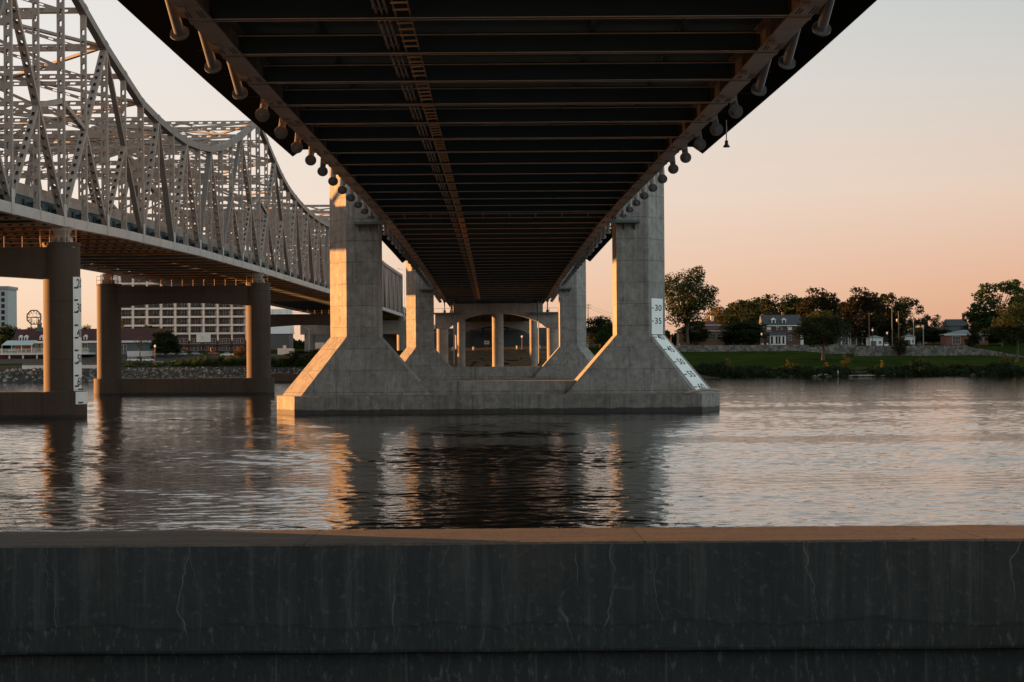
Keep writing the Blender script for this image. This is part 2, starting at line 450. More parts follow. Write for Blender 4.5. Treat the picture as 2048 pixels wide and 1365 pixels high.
# ------------------------------------------------------------------ the setting: far bank, near bank, river
BANK = 690.0
PL = [(BANK-60,-4),(BANK-12,-1.2),(BANK,0.05),(BANK+6,1.2),(BANK+18,4.0),(735,6.4),(748,7.1),(764,7.6),(800,9.9),(860,11.9),(1000,13.5),(1400,15),(9000,18)]
PR = [(BANK-60,-4),(BANK-12,-1.2),(BANK,0.05),(BANK+8,2.0),(BANK+40,3.4),(780,6.6),(838,10.1),(841,11.9),(900,13.4),(1000,14),(1400,15),(9000,18)]
PR2 = [(BANK-60,-4),(BANK-12,-1.2),(BANK,0.05),(BANK+8,2.0),(BANK+40,3.2),(780,5.6),(828,7.6),(843,8.6),(849,11.6),(900,13.0),(1000,14),(1400,15),(9000,18)]
def gz(X, Y):
    """height of the far bank"""
    k = min(1, max(0, (X + 20)/40.0))
    k2 = min(1, max(0, (X - 138)/12.0))
    wig = 3.0*math.sin(X*.031) + 1.6*math.sin(X*.11+1)
    Yw = Y + wig*min(1, max(0, (800 - Y)/60.0)) if Y < 800 else Y
    l, r, r2 = lin(PL, Yw), lin(PR, Yw), lin(PR2, Yw)
    r = r*(1-k2) + r2*k2
    return l*(1-k) + r*k

def terrain():
    xs = sorted(set([-6000,-3500,-2000,-1200,-800,-500] + list(np.arange(-330, 331, 7.5)) + [142, 150, 500,800,1200,2000,3500,6000]))
    ys = sorted(set([BANK-60, BANK-12, BANK-4, BANK, BANK+3, BANK+6, BANK+10, BANK+14, BANK+18, BANK+26, BANK+40, 735, 748, 760, 780, 800, 815, 828, 836, 838, 841, 843, 849, 860, 880, 900, 930, 1000, 1100, 1250, 1400, 2000, 4000, 9000]))
    rnd = random.Random(3)
    v = [(x, y, gz(x, y) + (rnd.uniform(-.12, .12) if y < 830 else 0)) for y in ys for x in xs]
    n = len(xs)
    f = [(j*n+i, j*n+i+1, (j+1)*n+i+1, (j+1)*n+i) for j in range(len(ys)-1) for i in range(n-1)]
    t = NT('bank_ground')
    geo = t.n.new('ShaderNodeNewGeometry')
    x, y, z = t.xyz(geo.outputs['Position'])
    nz = t.noise(.25, 6, .6)
    grass = t.ramp(t.noise(.12, 8, .7), [(.3, (.012,.024,.005)), (.55, (.026,.040,.009)), (.75, (.058,.058,.018))])
    mud = t.ramp(nz, [(.35, (.035,.026,.018)), (.65, (.11,.08,.055))])
    stone = t.ramp(t.noise(.9, 5, .7), [(.35, (.016,.017,.016)), (.6, (.085,.08,.072))])
    bare = t.ramp(t.noise(.35, 7, .7), [(.35, (.075,.05,.032)), (.62, (.19,.125,.08))])
    low = t.ramp(t.math('ADD', z, t.math('MULTIPLY', nz, 2)), [(.0, g3(1)), (1.0, g3(0))])
    k = t.n.new('ShaderNodeMapRange'); k.inputs[1].default_value = 2.4; k.inputs[2].default_value = 4.2
    t.link(t.math('ADD', z, t.math('MULTIPLY', nz, 1.2)), k.inputs[0])
    c = t.mix(k.outputs[0], mud, grass)
    # asphalt car park on the left bank
    kl = t.math('MULTIPLY', t.math('LESS_THAN', x, -42.0), t.math('GREATER_THAN', y, 748.0))
    asph = t.ramp(t.noise(.7, 5), [(.3, (.05,.05,.052)), (.7, (.085,.083,.08))])
    c = t.mix(t.math('MULTIPLY', kl, t.math('LESS_THAN', y, 812.0)), c, asph)
    kb = t.math('MULTIPLY', t.math('LESS_THAN', t.math('ABSOLUTE', t.math('ADD', x, 6.0)), t.math('ADD', 27.0, t.math('MULTIPLY', nz, 8))), t.math('GREATER_THAN', y, 694.0))
    c = t.mix(kb, c, bare)
    kg = t.math('MULTIPLY', t.math('LESS_THAN', x, -38.0), t.math('LESS_THAN', y, 733.0))
    c = t.mix(kg, c, stone)
    t.base(c); t.set(Roughness=1.0); t.b.inputs['Specular IOR Level'].default_value = 0.0
    t.link(t.bump(t.noise(1.2, 5), .6, .25), t.b.inputs['Normal'])
    mb = MB().add(v, f, True)
    o = mb.build('far_bank_ground', t.m); tag(o, 'grassy and stony far river bank rising to the town', 'ground', kind='structure')
terrain()

def near_bank():
    xs = list(np.linspace(-200, 200, 41)); ys = [-120, -40, -8, 5, 8, 12, 16, 20, 26, 29, 31]
    h = [5.6, 5.6, 5.5, 5.4, 5.2, 4.2, 2.6, 1.2, .2, -.8, -2.0]
    rnd = random.Random(5)
    v = [(x, y, z + rnd.uniform(-.06, .06)) for y, z in zip(ys, h) for x in xs]; n = len(xs)
    f = [(j*n+i, j*n+i+1, (j+1)*n+i+1, (j+1)*n+i) for j in range(len(ys)-1) for i in range(n-1)]
    t = NT('near_bank_ground')
    t.base(t.ramp(t.noise(.8, 8, .7), [(.3, (.05,.045,.035)), (.7, (.14,.125,.10))])); t.set(Roughness=.95)
    o = MB().add(v, f, True).build('near_bank_ground', t.m); tag(o, 'gravelly near river bank in front of the concrete wall', 'ground', kind='structure')
near_bank()

def river():
    """real waves: a sum of wind wavelets on a sheet whose rows and columns widen with distance; only the finest ripple is bump"""
    t = NT('river_water')
    t.set(Roughness=.04, IOR=1.75); t.b.inputs['Base Color'].default_value = (.008, .009, .008, 1)
    pos = t.n.new('ShaderNodeNewGeometry').outputs['Position']
    w1 = t.noise(2.2, 3, .55, t.mapping((.6, 1.0, 1), co=pos), .3)
    t.link(t.bump(w1, 1.0, .028), t.b.inputs['Normal'])
    rows = [20.0]
    while rows[-1] < BANK + 1: rows.append(rows[-1] + max(.08, .0022*rows[-1]))
    Yr = np.array(rows)
    th = np.concatenate([-np.geomspace(14, .36, 40), np.linspace(-.35, .35, 420), np.geomspace(.36, 14, 40)])
    Yg, Tg = np.meshgrid(Yr, th, indexing='ij')
    X = Tg*Yg; Z = np.zeros_like(X)
    rnd = np.random.default_rng(17)
    dy = np.maximum(.08, .0022*Yg); dx = np.abs(np.gradient(th))[None, :]*Yg
    calm = np.ones_like(X)
    for k in range(7):                                   # slow patches of wind and lee
        L = rnd.uniform(25, 90); a = rnd.uniform(-.4, .4) + math.pi/2
        calm += .20*np.sin(2*math.pi/L*(X*math.cos(a)*.5 + Yg*math.sin(a)) + rnd.uniform(0, 6.28))
    calm = np.clip(calm, .35, 1.5)
    for k in range(64):
        L = 10**rnd.uniform(math.log10(.42), math.log10(3.0))
        a = rnd.normal(math.radians(105), .55)
        kx_, ky_ = 2*math.pi/L*math.cos(a), 2*math.pi/L*math.sin(a)
        amp = SLOPE*L/(2*math.pi)*math.sqrt(2/64)*rnd.uniform(.6, 1.4)
        fade = np.clip((L/np.maximum(1e-6, dy*abs(math.sin(a)) + .0) - 2.0)/2.0, 0, 1)*np.clip((L/np.maximum(1e-6, dx*abs(math.cos(a)) + 1e-6) - 2.0)/2.0, 0, 1)
        ph = X*kx_ + Yg*ky_ + rnd.uniform(0, 6.28)
        Z += amp*fade*(np.sin(ph) + .18*np.cos(2*ph))
    Z *= calm
    Z[-1, :] = 0
    V = np.stack([X, Yg, Z], -1).reshape(-1, 3)
    nr, nc = X.shape
    i = np.arange(nr*nc).reshape(nr, nc)
    Fc = np.stack([i[:-1, :-1], i[:-1, 1:], i[1:, 1:], i[1:, :-1]], -1).reshape(-1, 4)
    me = bpy.data.meshes.new('river_water')
    me.vertices.add(len(V)); me.vertices.foreach_set('co', V.astype(np.float32).ravel())
    n = len(Fc)
    me.loops.add(n*4); me.loops.foreach_set('vertex_index', Fc.astype(np.int32).ravel())
    me.polygons.add(n); me.polygons.foreach_set('loop_start', np.arange(0, n*4, 4, dtype=np.int32))
    me.polygons.foreach_set('use_smooth', np.ones(n, dtype=bool))
    me.update(calc_edges=True); me.materials.append(t.m)
    o = bpy.data.objects.new('river_water', me); COL.objects.link(o)
    tag(o, 'wide rippled river reflecting the sunset', 'water', kind='structure')
SLOPE = .066
river()
# ------------------------------------------------------------------ the concrete towers of the cable-stayed bridge
DX = 0.4                                   # centre line of the deck
HALF = 15.2                                # from there to each edge girder
ZB = [(-60,23.2),(0,23.8),(91,24.4),(129,24.7),(183,25.45),(245,26.25),(300,26.5),(400,26.3),(511,25.4),(580,24.7),(700,24.0),(1200,23.0)]
def zb(Y): return interp(ZB, Y)

def ux(s, u): return DX + s*u

def tower(Y0, label, cap_top, strut_z, first=False, near=False):
    T = thing('bridge_tower', label, 'bridge tower', (DX, Y0 + 4.25, 0), 'concrete towers of the cable-stayed bridge')
    for s in (-1, 1):
        pl = [(15.9,0),(20.2,0),(22.75,4.25),(20.2,8.5),(15.9,8.5)]
        q = [(ux(s,u), Y0+y) for u, y in pl]
        if s < 0: q = q[::-1]
        MB().prism(q, 10.35, 74).build('leg', M['pier'], T, bevel=.04)
        inner = 9.0 if not near else 13.4
        fl = 1.0
        pb = [(inner,-fl),(26.25,-fl),(29.4,4.25),(26.25,8.5+fl),(inner,8.5+fl)]
        pt = [(15.85,-.03),(20.22,-.03),(22.78,4.25),(20.22,8.53),(15.85,8.53)]
        a = [(ux(s,u), Y0+y) for u, y in pb]; b = [(ux(s,u), Y0+y) for u, y in pt]
        if s < 0: a, b = a[::-1], b[::-1]
        m = MB().prism(a, cap_top if not near else strut_z, 10.35, b)
        if near: m.prism(a, -1.5, strut_z)
        m.build('pedestal', M['pier'], T, bevel=.04)
    if not near:
        hexa = [(-26.9,-3.4),(26.9,-3.4),(30.1,4.25),(26.9,11.9),(-26.9,11.9),(-30.1,4.25)]
        MB().prism([(DX+x, Y0+y) for x, y in hexa], -3, cap_top).build('pile_cap', M['cap'], T, bevel=.06)
        MB().box(DX-12.5, DX+12.5, Y0+.6, Y0+7.9, cap_top-.3, strut_z).build('strut_wall', M['pier'], T, bevel=.05)
    else:
        rw = random.Random(12); m = MB()
        prof = [(0,1.98),(0,strut_z-.035),(.035,strut_z),(.5,strut_z-.006),(2.9,strut_z-.042),(3.37,strut_z-.05),(3.4,strut_z-.085),(3.4,-2),(.35,-2),(.35,1.9),(.12,1.9),(.02,1.93)]
        xs = list(np.arange(DX-13, DX+13.01, .13)); n = len(prof); vs = []; wob = [0.0]*n
        for x in xs:
            for k, (a, b) in enumerate(prof):
                j = .0022 if k in (0, 1, 2, 5, 6, 10, 11) else 0
                wob[k] = wob[k]*.75 + rw.gauss(0, j)
                chip = -.012*rw.random() if (k in (1, 2, 5, 11) and rw.random() < .05) else 0
                vs.append((x, Y0+2.5+a + wob[k]*.6 - chip*(1 if k in (1, 11) else 0), b + wob[k] + chip))
        m.add(vs, [(j*n+i, (j+1)*n+i, (j+1)*n+(i+1) % n, j*n+(i+1) % n) for j in range(len(xs)-1) for i in range(n)] + [tuple(range(n)), tuple((len(xs)-1)*n+i for i in range(n))[::-1]])
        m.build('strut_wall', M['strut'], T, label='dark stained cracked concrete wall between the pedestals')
    # crossbeam high above the deck and inspection platforms by the girders
    MB().box(DX-16, DX+16, Y0+1.6, Y0+6.9, 62, 66).build('crossbeam', M['pier'], T)
    for s in (-1, 1):
        m = MB(); z0 = zb(Y0) - 1.05
        x0, x1 = sorted((ux(s, 14.9), ux(s, 19.0)))
        m.box(x0, x1, Y0-1.6, Y0-.02, z0, z0+.34)
        pf = m.build('inspection_platform', M['green_steel'], T)
        r = MB()
        for k in range(4):
            x = x0 + (x1-x0)*k/3
            r.tube((x, Y0-1.55, z0+.3), (x, Y0-1.55, z0+1.5), .035, n=6)
        for h in (.9, 1.45): r.tube((x0, Y0-1.55, z0+h), (x1, Y0-1.55, z0+h), .03, n=6)
        r.build('railing', M['rail'], pf)
        br = MB()
        for k in (0.15, .5, .85):
            x = x0 + (x1-x0)*k
            br.extrude([(0,0),(-1.4,0),(0,-.9)], (x-.04, Y0-.03, z0), (0,1,0), (0,0,1), (1,0,0), .08)
        br.build('bracket', M['green_steel'], pf)
        lm = MB(); xl = ux(s, 17.2)
        lm.tube((xl, Y0-1.5, z0+.3), (xl, Y0-1.5, z0+2.1), .05, n=6).lathe([(.02,2.55),(.16,2.5),(.2,2.2),(.09,2.08)], (xl, Y0-1.5, z0), 10)
        lm.build('platform_lamp', M['rail'], pf)
    return T

tower(31.5, 'nearest concrete tower whose dark stained cross wall fills the foreground below the river', 0.2, 3.88, near=True)
TA = tower(254.0, 'large concrete tower in mid river with a flood gauge painted on its right pedestal', 2.5, 4.3)
TB = tower(476.0, 'farther plain concrete tower seen between the legs of the gauge tower', 2.5, 5.4)

def flood_gauge():
    """white boards with black figures on the right-hand nose of the mid-river tower"""
    Y0 = 254.0
    A = Vector((ux(1,20.2), Y0, 0)); B = Vector((ux(1,22.75), Y0+4.25, 0))
    U = (B - A).normalized(); n = Vector((U.y, -U.x, 0)); W = (B - A).length
    up = Vector((0,0,1))
    g = MB()
    a0, a1 = .16*W, .84*W
    def up_pt(u, z, off): return A + U*u + up*z + n*off
    zt, zbk = 15.25, 10.42
    def slab(pts, nn, th=.06):
        f = [p + nn*th for p in pts]; b = [p + nn*.005 for p in pts]
        g.add(f + b, [(0,1,2,3),(7,6,5,4),(0,4,5,1),(1,5,6,2),(2,6,7,3),(3,7,4,0)])
    slab([up_pt(a0,zbk,0), up_pt(a1,zbk,0), up_pt(a1,zt,0), up_pt(a0,zt,0)], n)
    # the sloping face of the pedestal
    t0, t1 = Vector((ux(1,20.22), Y0-.03, 10.35)), Vector((ux(1,22.78), Y0+4.25, 10.35))
    b0, b1 = Vector((ux(1,26.25), Y0-1.0, 2.5)), Vector((ux(1,29.4), Y0+4.25, 2.5))
    ns = (b0 - t0).cross(t1 - t0).normalized()
    if ns.z < 0: ns = -ns
    def sl(u, w):   # u across 0..1, w down 0..1
        return (t0*(1-u) + t1*u)*(1-w) + (b0*(1-u) + b1*u)*w
    slab([sl(.16,.95), sl(.84,.95), sl(.84,.012), sl(.16,.012)], ns)
    gb = g.build('gauge_board', M['white_paint'], TA, label='white flood gauge board with black figures')
    for num, z in (('30', 13.95), ('35', 12.2)):
        vs, fs = text_shape(num, 1.15)
        k = MB().add([up_pt(W*.55 + x*1.9, z + y, .075) for x, y, _ in vs], fs)
        k.add([up_pt(a0 + q, z + r, .075) for q, r in ((0,-.06),(.6,-.06),(.6,.06),(0,.06))], [(0,1,2,3)])
        k.build('gauge_figure', M['black'], gb)
    for num, w in (('40', .045), ('45', .255), ('50', .47), ('55', .685), ('60', .90)):
        vs, fs = text_shape(num, 1.0)
        # in the plane of the slope: across, and level height
        k = MB().add([sl(.56 + x*.36, w - y*1.1/7.85) + ns*.075 for x, y, _ in vs], fs)
        k.add([sl(q, w + r) + ns*.075 for q, r in ((.16,.008),(.32,.008),(.32,-.008),(.16,-.008))], [(0,1,2,3)])
        k.build('gauge_figure', M['black'], gb)
flood_gauge()

# ------------------------------------------------------------------ the deck
DECK = thing('bridge_deck', 'long dark steel and concrete bridge deck overhead seen from below between the concrete towers', 'bridge deck', (DX, 258, 26))
Yk = [96.8 + 11.55*k for k in range(-6, 41)]          # floor beams and cable anchorages
Yend = 566.0
def sweep(mb, prof, ys, xoff=0):
    """profile (x, dz above the girder's foot) carried along the deck"""
    n = len(prof); vs = []
    for y in ys: vs += [(DX + xoff + x, y, zb(y) + z) for x, z in prof]
    fs = [(j*n+i, j*n+(i+1) % n, (j+1)*n+(i+1) % n, (j+1)*n+i) for j in range(len(ys)-1) for i in range(n)]
    fs += [tuple(range(n))[::-1], tuple((len(ys)-1)*n+i for i in range(n))]
    return mb.add(vs, fs)
ys = list(np.arange(10, Yend, 6.0)) + [Yend]
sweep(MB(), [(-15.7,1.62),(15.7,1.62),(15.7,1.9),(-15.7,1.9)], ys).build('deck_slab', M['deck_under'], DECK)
for s in (-1, 1):
    p = [(-.6,0),(.6,0),(.6,.09),(.04,.09),(.04,1.5),(.5,1.5),(.5,1.58),(-.5,1.58),(-.5,1.5),(-.04,1.5),(-.04,.09),(-.6,.09)]
    g = MB(); sweep(g, p, ys, s*HALF)
    for y in Yk:                                     # splice plates and web stiffeners
        z = zb(y)
        x = DX + s*HALF
        g.box(x-.56, x+.56, y-3.4, y-1.5, z-.05, z-.004)
        g.box(x-.56, x-.14, y-4.4, y-3.9, z-.24, z-.004)
        g.box(x-.60, x+.60, y-.35, y+.35, z-.06, z-.004)
        for q in (2.2, 4.6, 7.0):
            g.box(x-.46, x+.46, y+q, y+q+.05, z+.1, z+1.49)
    gd = g.build('edge_girder', M['girder'], DECK)
    bar = MB(); sweep(bar, [(-.2,1.91),(.2,1.91),(.1,2.95),(-.1,2.95)], ys, s*15.3).build('barrier', M['bent'], DECK)
    b = MB()
    for y in Yk:                                     # bolt heads on the splices
        z = zb(y); x = DX + s*HALF
        for q in np.arange(-3.3, -1.5, .2):
            for w in (-.42, -.25, .25, .42):
                b.box(x+w-.03, x+w+.03, y+q-.03, y+q+.03, z-.09, z-.052)
    b.build('splice_bolts', M['beam'], gd)
    tag(bpy.data.objects['splice_bolts' if s < 0 else 'splice_bolts.001'], kind='stuff')
for y in Yk:
    if y > Yend - 3: break
    z = zb(y) + .1
    m = MB()
    x0, x1 = DX - HALF + .35, DX + HALF - .35
    m.box(x0+.25, x1-.25, y-.235, y+.235, z+.002, z+.034)
    m.box(x0+.2, x1-.2, y-.02, y+.02, z+.035, z+1.2)
    for s in (-1, 1):
        xe = DX + s*(HALF - 1.4)
        m.box(xe-.03, xe+.03, y+.03, y+.3, z+.06, z+1.19)
        m.box(xe+s*.6-.03, xe+s*.6+.03, y+.03, y+.3, z+.06, z+1.19)
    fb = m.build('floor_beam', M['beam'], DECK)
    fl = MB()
    fl.box(x0, x1, y-.29, y-.24, z-.004, z+.030); fl.box(x0, x1, y+.24, y+.29, z-.012, z+.026)  # edge strips coloured as lit lines, the middle kept dark
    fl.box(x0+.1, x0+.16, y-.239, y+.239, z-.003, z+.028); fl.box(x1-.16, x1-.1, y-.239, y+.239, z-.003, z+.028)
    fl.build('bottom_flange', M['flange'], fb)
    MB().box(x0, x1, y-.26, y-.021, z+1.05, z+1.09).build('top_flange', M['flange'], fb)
    # haunch between beam and slab
for y in Yk:
    if y > Yend - 3: break
sl_ = MB()
for x in (-10.2, 5.2, 10.4):
    sweep(sl_, [(x-.12,1.3),(x+.12,1.3),(x+.12,1.61),(x-.12,1.61)], [Yk[0]] + ys[10:])
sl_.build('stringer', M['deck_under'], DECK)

# cable anchor tubes hang outside the girders and point to the tower they hang from
towersY = [35.75, 258.25, 480.25]
def tube_dir(y, s):
    yt = towersY[0] if y < 125 else towersY[1] if y < 347 else towersY[2]
    d = y - yt
    hgt = 22 + .30*abs(d)
    v = Vector((-s*.04, -(d), hgt)).normalized()      # up the cable, towards the tower
    v = Vector((s*.05, v.y, v.z)).normalized()
    return v
def anchor_tube(y, s):
    up = tube_dir(y, s)
    x = DX + s*16.45
    z = zb(y)
    low = Vector((x, y + .6, z - .45)); top = low + up*(2.5/max(up.z, .45))
    m = MB(); m.tube(low, top, .27, n=20)
    t = m.build('anchor_tube', M['tube'], DECK)
    f = MB(); f.tube(low - up*.02, low + up*.07, .50, n=24)
    f.tube(low - up*.10, low - up*.02, .33, n=20); f.tube(low - up*.20, low - up*.10, .22, n=18); f.tube(low - up*.30, low - up*.20, .11, n=12)
    for k in range(8):
        an = k*math.pi/4; e1 = up.orthogonal().normalized(); e2 = up.cross(e1)
        q = low + (e1*math.cos(an) + e2*math.sin(an))*.42
        f.tube(q - up*.06, q - up*.018, .035, n=6)
    f.build('end_flange', M['tube'], t)
    b = MB()
    xa = DX + s*(HALF + .55)
    for q in (.55,):
        p = low + up*q/max(up.z, .45)
        b.box(min(xa, x), max(xa, x), p.y-.03, p.y+.03, z+.3, z+.42)
    b.box(min(DX + s*(HALF+.05), x), max(DX + s*(HALF+.05), x), y-.25, y-.2, z+.2, z+1.4)
    b.build('bracket', M['girder'], t)
for y in Yk:
    if y < 80 or y > Yend - 4: continue
    for s in (-1, 1):
        if min(abs(y - q) for q in towersY) < 7: continue
        anchor_tube(y, s)

# wind fairing along the middle of each span
for y0, y1 in ((62, 185), (326, 404)):
    yy = list(np.arange(y0, y1, 11.55)) + [y1]
    for s in (-1, 1):
        m = MB()
        prof = [(s*15.9,2.3),(s*19.0,2.25),(s*19.95,1.58),(s*20.1,1.7),(s*19.9,3.0),(s*15.9,3.3)]
        if s < 0: prof = prof[::-1]
        sweep(m, prof, yy)
        w = m.build('wind_fairing', M['fairing'], DECK)
        for y in yy[:-1]:
            MB().beam((DX+s*15.95, y, zb(y)+2.24), (DX+s*19.0, y, zb(y)+2.19), .07, .07, (0,1,0)).build('panel_rib', M['beam'], w)

# cable tray with rungs under the deck
tr = MB(); rg = MB(); pp = MB()
yt = [Yk[0]] + ys[10:]
cx = -4.95
for x in (cx-.36, cx+.36):
    sweep(tr, [(x-.03,.17 + (.08 if x > cx else 0)),(x+.03,.17 + (.08 if x > cx else 0)),(x+.03,.32 + (.08 if x > cx else 0)),(x-.03,.32 + (.08 if x > cx else 0))], yt)
rung_n = 0
tray = tr.build('cable_tray', M['girder'], DECK)
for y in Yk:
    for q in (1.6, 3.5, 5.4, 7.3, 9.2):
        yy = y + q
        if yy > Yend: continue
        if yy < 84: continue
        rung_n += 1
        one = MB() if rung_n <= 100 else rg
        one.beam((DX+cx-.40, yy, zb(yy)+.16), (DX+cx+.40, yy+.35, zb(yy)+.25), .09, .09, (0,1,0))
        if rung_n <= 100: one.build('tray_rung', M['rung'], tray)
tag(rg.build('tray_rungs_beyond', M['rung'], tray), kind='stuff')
for x, z_, r_ in ((-5.75,.36,.07),(-6.0,.32,.06),(-6.3,.40,.09)):
    pp = MB()
    for a, b in zip(yt[:-1], yt[1:]): pp.tube((DX+x, a, zb(a)+z_), (DX+x, b, zb(b)+z_), r_, n=6, caps=False)
    for y in Yk:
        for q in (2.5, 6, 9.4): pp.box(DX+x-.13, DX+x+.13, y+q-.04, y+q+.04, zb(y+q)+z_-r_-.05, zb(y+q)+z_)
    pp.build('conduit', M['girder'], DECK)

# inspection rail just past each tower, navigation light at midspan
for Yt in (246.0, 470.0):
    m = MB()
    z = zb(Yt) - .28
    m.box(DX-14.5, DX+14.5, Yt-.06, Yt+.06, z, z+.16)
    for x in np.arange(-12, 13, 3.4):
        m.box(DX+x-.08, DX+x+.08, Yt+.07, Yt+.2, z-.35, z+.3)
    m.build('inspection_rail', M['girder'], DECK)
pn = P(1453, 290, 152)
nl = MB(); nl.tube((pn.x, pn.y, pn.z), (pn.x, pn.y, zb(152)+1.2), .045, n=8)
nv = nl.build('navigation_light', M['rail'], DECK)
MB().lathe([(.0,.35),(.13,.34),(.14,.05),(.27,-.12),(.27,-.2),(0,-.2)], (pn.x, pn.y, pn.z), 14).build('lantern', M['black'], nv)

# ------------------------------------------------------------------ approach bents and approach deck behind the far tower
def bent(Yb, cols, label, zt, foot, dia, depth=6.2, rise=3.9, shoulder=0):
    B = thing('approach_pier', label, 'bridge pier', (DX, Yb, 0), 'round-columned piers of the approach')
    lo = zt - depth
    a, b = min(cols) + dia*.55, max(cols) - dia*.55
    def soffit(x):
        q = (x - a)/(b - a)
        return lo if q <= 0 or q >= 1 else lo + rise*math.sin(math.pi*q)**.7
    for x in cols:
        MB().tube((x, Yb, foot(x)), (x, Yb, soffit(x) + .3), dia/2, n=28).build('column', M['bent'], B)
    x0, x1 = min(cols) - dia*.62, max(cols) + dia*.62
    zs = zt - shoulder
    prof = [(x0, zs), (x0, lo), (a, lo)]
    n = 20
    for i in range(1, n): prof.append((a + (b-a)*i/n, soffit(a + (b-a)*i/n)))
    prof += [(b, lo), (x1, lo), (x1, zs)]
    if shoulder: prof += [(b - 1.0, zs), (b - 1.0, zt), (a + 1.0, zt), (a + 1.0, zs)]
    m = MB().extrude(prof[::-1], (0, Yb-1.9, 0), (1,0,0), (0,0,1), (0,1,0), 3.8)
    m.build('crossbeam', M['bent'], B, bevel=.05)
    return B
b1 = bent(566, (-15.6, 0.9, 17.2), 'three-columned arched pier holding the deck end behind the far tower', 23.9, lambda x: -2, 3.4, depth=7.4, rise=4.5, shoulder=2.9)
for s in (-1, 1):
    m = MB()
    for q in (13.4, 15.3):
        x = DX + s*q
        m.tube((x, 564.6, 21.2), (x, 564.6, 24.8), .16, n=10)
        for zz in (21.6, 24.6): m.lathe([(0,-.5),(.4,-.3),(.4,.3),(0,.5)], (x, 564.6, zz), 12)
    m.build('tie_rod', M['beam'], b1)
    m = MB(); x0, x1 = sorted((DX + s*10.5, DX + s*18.4))
    m.box(x0, x1, 562.2, 564.05, 20.7, 21.2)
    for k in range(4):
        x = x0 + (x1-x0)*k/3; m.tube((x, 562.3, 21.2), (x, 562.3, 22.4), .05, n=6)
    m.tube((x0, 562.3, 22.4), (x1, 562.3, 22.4), .04, n=6)
    m.build('inspection_platform', M['green_steel'], b1)
    m = MB(); x = DX + s*12.6
    m.tube((x, 563.9, 6), (x, 563.9, 24.2), .16, n=8); m.build('drain_pipe', M['rail'], b1)
MB().prism([(-21,561.5),(22,561.5),(22,570.5),(-21,570.5)], -3, 4.4).build('pile_cap', M['pier'], b1)
bent(702, (-12.4, 14.3), 'two-columned approach pier standing on the bank behind the arched pier', 26.5, lambda x: gz(x, 702)-1, 2.9, depth=3.2, rise=.7)
bent(905, (-17.5, 18.0), 'farthest shaded two-columned approach pier on the bare earth bank', 25.3, lambda x: gz(x, 905)-1, 3.0)
AP = thing('approach_deck', 'dark approach viaduct deck running inland beyond the arched pier', 'bridge deck', (DX, 800, 22))
ya = [568.5, 640, 702, 820, 905, 1000, 1120]
za = lambda y: np.interp(y, [566, 702, 905, 1120], [26.0, 26.6, 25.4, 24.0])
m = MB(); pr = [(-18,1.6),(18,1.6),(18,2.2),(-18,2.2)]
vs = []; 
for y in ya: vs += [(DX+x, y, za(y)+z) for x, z in pr]
m.add(vs, [(j*4+i, j*4+(i+1) % 4, (j+1)*4+(i+1) % 4, (j+1)*4+i) for j in range(len(ya)-1) for i in range(4)] + [(3,2,1,0)]); m.build('deck_slab', M['deck_under'], AP)
for x in (-14, -7, 0, 7, 14):
    m = MB(); vs = []; pr = [(x-.4,0.02),(x+.4,0.02),(x+.4,1.59),(x-.4,1.59)]
    for y in ya: vs += [(DX+a, y, za(y)+z) for a, z in pr]
    m.add(vs, [(j*4+i, j*4+(i+1) % 4, (j+1)*4+(i+1) % 4, (j+1)*4+i) for j in range(len(ya)-1) for i in range(4)] + [(3,2,1,0)]); m.build('approach_girder', M['beam'], AP)
for s in (-1, 1):
    m = MB(); vs = []; pr = [(s*17.6-.2,2.21),(s*17.6+.2,2.21),(s*17.6+.2,3.3),(s*17.6-.2,3.3)]
    for y in ya: vs += [(DX+a, y, za(y)+z) for a, z in pr]
    m.add(vs, [(j*4+i, j*4+(i+1) % 4, (j+1)*4+(i+1) % 4, (j+1)*4+i) for j in range(len(ya)-1) for i in range(4)] + [(3,2,1,0)]); m.build('barrier', M['bent'], AP)
m = MB().box(-75, 60, 1122, 1126, 10, 25.9)
tag(m.build('abutment_wall', concrete('abutment_concrete', (.07,.07,.07), joint=(8,4))), 'dark abutment wall at the far end under the approach viaduct', 'wall')

# driftwood caught on the corner of the pile cap
lg = MB()
pts = [P(1370, 788, 250.2), P(1383, 785.5, 250.3), P(1396, 784, 250.4), P(1404, 781.2, 250.6), P(1418, 781.5, 250.8), P(1434, 782.5, 251.2), P(1444, 782.2, 251.5)]
pts = [p + Vector((0,0,.1)) for p in pts]
lg.path(pts, [.14,.2,.19,.21,.17,.16,.12], 10)
lg.tube(pts[1], pts[1] + Vector((-.5,-.3,.35)), .1, .04, 8)
wd = NT('driftwood'); wd.base(wd.ramp(wd.noise(3, 6, .7, wd.mapping((.4,3,3))), [(.3,(.14,.115,.09)),(.7,(.46,.42,.36))])); wd.set(Roughness=.9)
M['driftwood'] = wd.m
tag(lg.build('driftwood_log', M['driftwood']), 'bleached driftwood log caught on the pile cap corner below the flood gauge', 'log')
